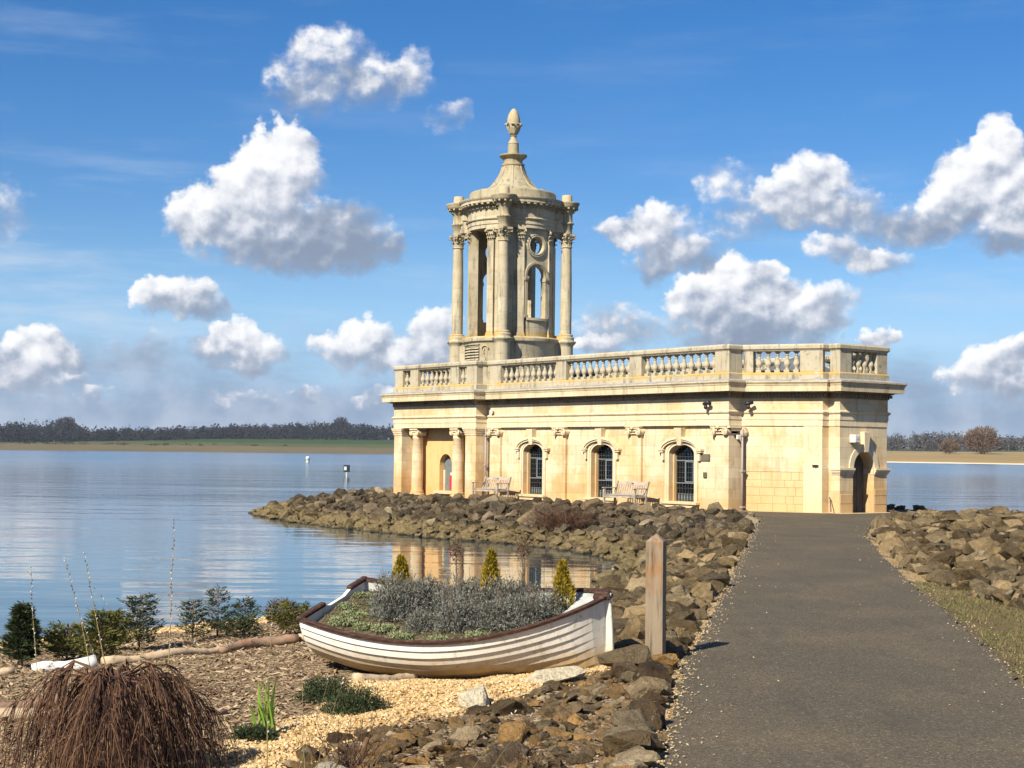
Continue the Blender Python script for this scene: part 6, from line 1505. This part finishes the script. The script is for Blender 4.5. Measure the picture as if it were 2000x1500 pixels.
# ---- shrubs of the garden slope: trunk, layered limbs with needle sprays
def spray_shrub(name, label, x, y, w, h, seed, mat, layers=7, dens=60, cat='shrub', cone=0.0, trunk=True, lean=0):
    rr = random.Random(seed); nr = np.random.default_rng(seed); z0 = gz(x, y)
    t_ = empty(name, (x, y, z0)); tag(t_, label, cat); mb = MB(); V = []
    if trunk: mb.tube([(0, 0, -.05), (lean * .4, 0, h * .5), (lean, 0, h)], [.014, .010, .004], 5)
    nb = layers * 5
    for k in range(nb):
        q = (k + .5) / nb; zb = h * (.12 + .83 * q); reach = w * .5 * ((1 - q) ** .6 * cone + (1 - cone) * (.55 + .45 * math.sin(q * 2.6 + .5))) * rr.uniform(.65, 1.15)
        a = k * 2.4 + rr.uniform(-.4, .4); rise = rr.uniform(.05, .5) * reach
        p0 = Vector((lean * q, 0, zb)); p1 = p0 + Vector((math.cos(a) * reach, math.sin(a) * reach, rise)); pm = (p0 + p1) / 2 + Vector((0, 0, -.08 * reach))
        mb.tube([p0, pm, p1], [.006, .004, .002], 3, cap=False)
        n = int(1.0 * dens * (.5 + reach / w)); tt = nr.random(n) ** .7; base = np.array(p0)[None] * (1 - tt)[:, None] ** 2 + 2 * np.array(pm)[None] * (tt * (1 - tt))[:, None] + np.array(p1)[None] * (tt ** 2)[:, None]
        side = np.array([-math.sin(a), math.cos(a), 0]); spread = nr.normal(size=n) * (.035 + .10 * reach) * (1 - .5 * tt)
        c = base + side[None] * spread[:, None] + nr.normal(size=(n, 3)) * .012
        up = np.array([math.cos(a), math.sin(a), .45])[None] + side[None] * np.sign(spread)[:, None] * .8
        V.append(leaf_quads(c, .35, 0.052 * (.6 + .8 * nr.random(n)), .012, up=up, rng=nr))
    mb.build('stem', M['stem'], t_, fix=False)
    link(bpy.data.objects.new('foliage', quads_mesh('foliage', np.concatenate(V), mat)), t_); return t_
spray_shrub('young_conifer', 'dark cone shaped young fir at the left edge by the water', -4.72, 15.0, .40, .62, 1, M['yewd'], 13, 150, 'conifer', cone=.95)
spray_shrub('shrub', 'low reddish green conifer shrub behind the birch log', -4.40, 15.4, .62, .36, 2, M['yew'], 6, 70, cone=.3)
spray_shrub('shrub', 'small dark shrub beside the young fir', -4.62, 15.9, .34, .24, 12, M['yewd'], 4, 50, cone=.3)
spray_shrub('shrub', 'bushy olive yew shrub with forked top right of the birch log', -4.0, 15.1, .50, .52, 3, M['yew'], 8, 90, cone=.25, lean=.05)
spray_shrub('shrub', 'tall open yew shrub reaching left over the branch', -3.92, 16.4, .46, .60, 4, M['yewd'], 7, 60, cone=.3)
spray_shrub('shrub', 'wide spreading yew between the two taller shrubs', -4.15, 16.3, .55, .36, 5, M['yew'], 5, 60, cone=.2)
spray_shrub('shrub', 'small tiered fir seedling on a bare stem, left of the pair', -3.52, 17.2, .38, .46, 6, M['yewd'], 5, 44, cone=.5)
spray_shrub('shrub', 'tiered fir seedling with flat spreading top, right of the pair', -3.30, 17.5, .40, .56, 7, M['yewd'], 5, 40, cone=.5)
spray_shrub('shrub', 'short fir seedling nearest the boat', -3.18, 18.6, .40, .40, 8, M['yewd'], 5, 44, cone=.5)
spray_shrub('shrub', 'low dark heather behind the brown branch', -3.05, 17.3, .65, .20, 9, M['yewd'], 4, 80, cone=.2, trunk=False)
spray_shrub('shrub', 'rusty green heather beside the stern of the boat', -2.45, 17.6, .75, .34, 10, M['yew'], 6, 90, cone=.3, trunk=False)
spray_shrub('shrub', 'twiggy brown bush left of the stern of the boat', -2.72, 18.4, .5, .36, 11, M['twig'], 5, 40, cone=.2)
def low_juniper(x, y, w, h, seed, label):
    me = bush_mesh('juniper_foliage', seed, 5200, w / 2, w * .4, h, .030, .007, M['yewd'], upw=.5, shell=.5); t_ = place('juniper', me, label, 'juniper', x, y, gz(x, y) - .02, 1, 0)
low_juniper(-1.08, 10.95, .50, .17, 61, 'low dark green juniper on the golden gravel')
low_juniper(-1.36, 11.6, .44, .20, 62, 'dark prostrate juniper behind, left of the small log')
low_juniper(-1.62, 9.9, .30, .10, 63, 'little dark juniper at the foot of the daffodil leaves')
# ---- daffodil leaves
t_ = empty('daffodil_plant', (-1.55, 10.0, gz(-1.55, 10.0))); tag(t_, 'clump of upright bright green daffodil leaves', 'plant'); rr = random.Random(3)
M['daff'] = leafmat('daffodil green', [(0.10, 0.20, 0.03), (0.20, 0.34, 0.05), (0.34, 0.44, 0.09)], .5, .3, 6)
for k in range(34):
    a = rr.uniform(0, 6.28); h = rr.uniform(.14, .38); l = rr.uniform(.02, .11); w_ = rr.uniform(.009, .016); bx_, by_ = rr.gauss(0, .022), rr.gauss(0, .022); tw = a + 1.57
    vs = []
    for q in (0, .3, .6, .85, 1):
        ww = w_ * (1 - q ** 4 * .85); cx = bx_ + l * q * q * math.cos(a); cy = by_ + l * q * q * math.sin(a)
        for sg in (-1, 0, 1): vs.append((cx + sg * ww * math.cos(tw), cy + sg * ww * math.sin(tw) + abs(sg) * .003, h * q))
    o = MB().add(vs, [(i * 3 + j, (i + 1) * 3 + j, (i + 1) * 3 + j + 1, i * 3 + j + 1) for i in range(4) for j in range(2)], True).build('leaf', M['daff'], t_, fix=False)
# ---- willow wands with catkins
M['catkin'] = simple('silver catkin', (0.50, 0.48, 0.46), .7, .2, 40)
def wand(base, tip, label, seed, r_=.005, bud0=.45, nb=22):
    rr = random.Random(seed); bz = gz(base[0], base[1]); t_ = empty('willow_wand', (base[0], base[1], bz)); tag(t_, label, 'willow stem', 'willow stems by the water')
    T = Vector((tip[0] - base[0], tip[1] - base[1], tip[2] - bz)); pts = []
    side = Vector((rr.uniform(-1, 1), rr.uniform(-1, 1), 0)) * .025
    for i in range(9): q = i / 8; pts.append(T * q + side * math.sin(q * 3.14) + Vector((rr.gauss(0, .003), rr.gauss(0, .003), 0)))
    mb = MB().tube(pts, [r_ * (1 - .75 * i / 8) for i in range(9)], 5); mb.build('stem', M['stemg'], t_, fix=False)
    cb = MB(); cd = MB()
    for k in range(nb):
        q = bud0 + (1 - bud0) * (k + rr.random() * .6) / nb; i = min(7, int(q * 8)); p = pts[i].lerp(pts[i + 1], q * 8 - i); a = rr.uniform(0, 6.28); d = Vector((math.cos(a) * .010, math.sin(a) * .010, .013))
        (cb if k % 5 < 2 else cd).tube([p, p + d * .6, p + d * 1.1], [.002, .0042, .0015], 5)
    cb.build('catkin', M['catkin'], t_, fix=False)['kind'] = 'stuff'; cd.build('bud', M['twig'], t_, fix=False)['kind'] = 'stuff'
def tipat(px, py, d):   # a point d metres in front of the camera seen at this photo position
    v = _f * 3000 + _r * (px - 1000) + _u * (750 - py); v = v * (d / v.y); return (v.x, v.y, EYE + v.z)
wand((-3.05, 10.2), tipat(60, 1105, 11.0), 'leftmost tall willow wand in front of the young fir', 1)
wand((-2.85, 10.8), tipat(124, 1085, 11.2), 'straight upright willow wand second from the left', 2)
wand((-2.75, 10.9), tipat(166, 1078, 11.3), 'thick willow wand leaning right above the birch log', 3, .006)
wand((-2.85, 11.4), tipat(148, 1180, 11.8), 'short thin willow wand behind the thick one', 4, .003, .5, 12)
wand((-2.35, 10.6), tipat(340, 1010, 11.6), 'tallest willow wand arching right over the shrubs', 5, .0055, .35, 30)
wand((-2.60, 12.0), tipat(181, 1145, 12.2), 'bare hair thin wand between the shrubs', 6, .0022, .8, 4)
wand((-2.10, 11.6), tipat(328, 1155, 12.1), 'short brown wand crossing the tallest one', 7, .0028, .5, 10)
wand((-1.38, 8.9), tipat(533, 1180, 9.6), 'long brown wand rising beside the daffodil leaves', 8, .004, .2, 14)
wand((-1.08, 8.3), tipat(590, 1300, 8.7), 'thin dark twig leaning right in front of the juniper', 9, .003, .9, 3)
wand((-1.14, 8.2), tipat(648, 1310, 8.9), 'thin twig just left of the juniper', 10, .003, .9, 3)
wand((-1.04, 8.15), tipat(672, 1315, 8.8), 'thin twig crossing the right of the juniper', 11, .0026, .9, 3)
wand((-.28, 8.0), tipat(1005, 1390, 8.4), 'pale bent twig standing on the rockery', 12, .0026, .95, 2)
wand((-.18, 8.0), tipat(1040, 1395, 8.5), 'second pale twig on the rockery leaning right', 13, .0024, .95, 2)
# ---- weeping shrub in the foreground
t_ = empty('weeping_willow_shrub', (-2.22, 8.75, gz(-2.22, 8.75))); tag(t_, 'leafless dwarf weeping willow with a dome of drooping brown twigs', 'weeping shrub')
mb = MB().tube([(0, 0, -.1), (.01, 0, .3), (0, 0, .50)], [.035, .03, .026], 8); mb.build('trunk', M['log'], t_)
rr = random.Random(12); TOPZ = .57
limbs = MB(); tw_ = MB()
def strand(target, a, reach, top, drop, r0, k_, start=(0, 0), zst=.53):
    pts = []; n = 9; wob_ = rr.uniform(-.25, .25); j1, j2 = rr.uniform(-.02, .02), rr.uniform(-.02, .02)
    for i in range(n + 1):
        q = i / n; rad = reach * (1 - (1 - q) ** 2.1); z = zst + (top - zst) * math.sin(min(1, q / .38) * 1.57) - drop * max(0, (q - .30) / .70) ** 1.45
        aa = a + wob_ * q; kx = .012 * math.sin(q * 9 + j1 * 300)
        pts.append((start[0] + rad * math.cos(aa) + kx, start[1] + rad * math.sin(aa) + kx, z + .008 * math.sin(q * 14 + j2 * 200)))
    target.tube(pts, [r0 * (1 - .78 * i / n) for i in range(n + 1)], 3, cap=False, smooth=False); return pts
for k in range(44):
    a = 2 * math.pi * k / 44 + rr.uniform(-.1, .1); p = strand(limbs, a, rr.choice((rr.uniform(.14, .34), rr.uniform(.36, .62), rr.uniform(.42, .64))), TOPZ + rr.uniform(-.06, .07), rr.uniform(.35, .7), .0065, k)
    for j in range(36):
        i = rr.randint(2, 7); s_ = p[i]; L_ = rr.uniform(.05, .26); aa = a + rr.uniform(-.9, .9)
        dz_ = -rr.uniform(.35, .95) * (.4 + s_[2]); n = 6; pts = []
        kk = rr.uniform(-.6, .6)
        for q in range(n + 1):
            f_ = q / n; pts.append((s_[0] + L_ * math.sin(f_ * 1.4) * math.cos(aa + kk * f_) + rr.gauss(0, .004), s_[1] + L_ * math.sin(f_ * 1.4) * math.sin(aa + kk * f_) + rr.gauss(0, .004), s_[2] + .03 * math.sin(f_ * 3) + dz_ * f_ ** 1.4))
        tw_.tube(pts, [.0028 * (1 - .65 * q / n) for q in range(n + 1)], 3, cap=False, smooth=False)
limbs.build('branches', M['twig'], t_, fix=False)['kind'] = 'stuff'; tw_.build('twigs', M['twig'], t_, fix=False)['kind'] = 'stuff'
# ---- brambles / bare twigs on the rockery and island scrub
def scrub(x, y, w, h, n, label, seed, r_=.003, mat='twig'):
    t_ = empty('dead_scrub', (x, y, gz(x, y))); tag(t_, label, 'scrub'); rr = random.Random(seed); mb = MB()
    for k in range(n):
        a = rr.uniform(0, 6.28); q = w * rr.uniform(.1, .5); hh_ = h * rr.uniform(.4, 1); b0 = Vector((rr.gauss(0, w * .15), rr.gauss(0, w * .15), 0)); e = b0 + Vector((q * math.cos(a), q * math.sin(a), hh_)); m_ = (b0 + e) / 2 + Vector((rr.gauss(0, w * .05), rr.gauss(0, w * .05), hh_ * .1))
        mb.tube([b0, m_, e], [r_, r_ * .7, r_ * .3], 3, cap=False)
    mb.build('twigs', M[mat], t_, fix=False)
scrub(-.90, 8.75, .55, .36, 46, 'tangle of thin bare twigs over the left end of the rockery', 1)
scrub(.05, 8.5, .5, .22, 26, 'sparse brown dead stems among the rockery stones', 2, .0022)
scrub(1.55, 44.8, 2.2, .75, 420, 'patch of dead brown scrub on the island rock bank below the second bench', 3, .007)
scrub(-2.35, 12.3, .6, .16, 40, 'low dead stems in the wood chippings behind the weeping shrub', 4, .0022)
# ---- logs and branches on the garden slope
def log(name, label, pts, rads, mat, seed, cat='log', twigs=0):
    rr = random.Random(seed); P_ = []
    o0 = Vector((pts[0][0], pts[0][1], 0)); R_ = []
    for i in range(len(pts) - 1):
        for k in range(6):
            q = k / 6; P_.append(Vector(pts[i]).lerp(Vector(pts[i + 1]), q)); R_.append((rads[i] + (rads[i + 1] - rads[i]) * q) * rr.uniform(.9, 1.1))
    P_.append(Vector(pts[-1])); R_.append(rads[-1]); t_ = empty(name, (pts[0][0], pts[0][1], gz(*pts[0]))); tag(t_, label, cat)
    Q = [Vector((p.x - pts[0][0], p.y - pts[0][1], gz(p.x, p.y) - gz(*pts[0]) + r_ * .7)) for p, r_ in zip(P_, R_)]
    mb = MB().tube(Q, R_, 10)
    for k in range(twigs):
        i = rr.randint(2, len(Q) - 2); a = rr.uniform(0, 6.28); mb.tube([Q[i], Q[i] + Vector((math.cos(a) * .05, math.sin(a) * .05, .05)), Q[i] + Vector((math.cos(a) * .13, math.sin(a) * .13, .08))], [.008, .005, .002], 4, cap=False)
    mb.build('bark', M[mat], t_)
def log2(*a, **k):
    a = list(a); a[2] = [Vector((p[0], p[1])) for p in a[2]]; return log(*a, **k)
log2('birch_log', 'white birch log with dark scars lying left of the long branch', [(-4.42, 14.35), (-3.90, 14.62)], [.045, .078], 'birch', 1)
log2('branch', 'long pale branch lying from the birch log towards the boat', [(-3.87, 14.75), (-3.3, 15.2), (-2.95, 15.6), (-2.7, 16.05)], [.05, .045, .035, .03], 'logpale', 2, 'branch', 5)
log2('branch', 'thick red brown branch in the middle of the slope', [(-2.90, 15.55), (-2.55, 16.0), (-2.2, 16.15)], [.04, .062, .05], 'log', 3, 'branch', 3)
log2('branch', 'olive brown branch end lying against the stern of the boat', [(-2.2, 16.2), (-1.85, 16.5), (-1.55, 16.6)], [.05, .045, .035], 'logpale', 4, 'branch', 2)
log2('log', 'short pale cut log lying on the gravel under the boat', [(-1.27, 12.75), (-.98, 13.0), (-.80, 13.2)], [.045, .04, .04], 'logpale', 5)
log2('log', 'orange brown log at the left edge behind the weeping shrub', [(-4.1, 11.45), (-3.5, 11.8), (-3.05, 12.1)], [.05, .05, .03], 'log', 6)
log2('log', 'grey shaded log at the bottom left corner', [(-4.0, 10.9), (-3.45, 11.15), (-3.0, 11.5)], [.05, .06, .03], 'logpale', 7)
log2('log', 'small mossy log piece left of the birch log', [(-4.9, 14.1), (-4.55, 14.25)], [.04, .045], 'logpale', 8)
log2('log', 'thin brown stick left of the daffodil leaves', [(-2.4, 10.6), (-2.0, 11.0)], [.015, .02], 'log', 9)

# ================================================================== thin air over the lake
mh_ = bpy.data.materials.new('haze'); mh_.use_nodes = True; hn = mh_.node_tree; hn.nodes.clear()
ho = hn.nodes.new('ShaderNodeOutputMaterial'); pv = hn.nodes.new('ShaderNodeVolumePrincipled')
pv.inputs['Color'].default_value = (0.72, 0.82, 1.0, 1); pv.inputs['Density'].default_value = 0.00006; pv.inputs['Anisotropy'].default_value = 0.0
hn.links.new(pv.outputs[0], ho.inputs['Volume'])
mb = MB(); mb.box(-6500, 6500, -400, 7500, -6, 75)
hz = mb.build('haze', mh_); tag(hz, 'thin bluish air over the lake', kind='stuff')
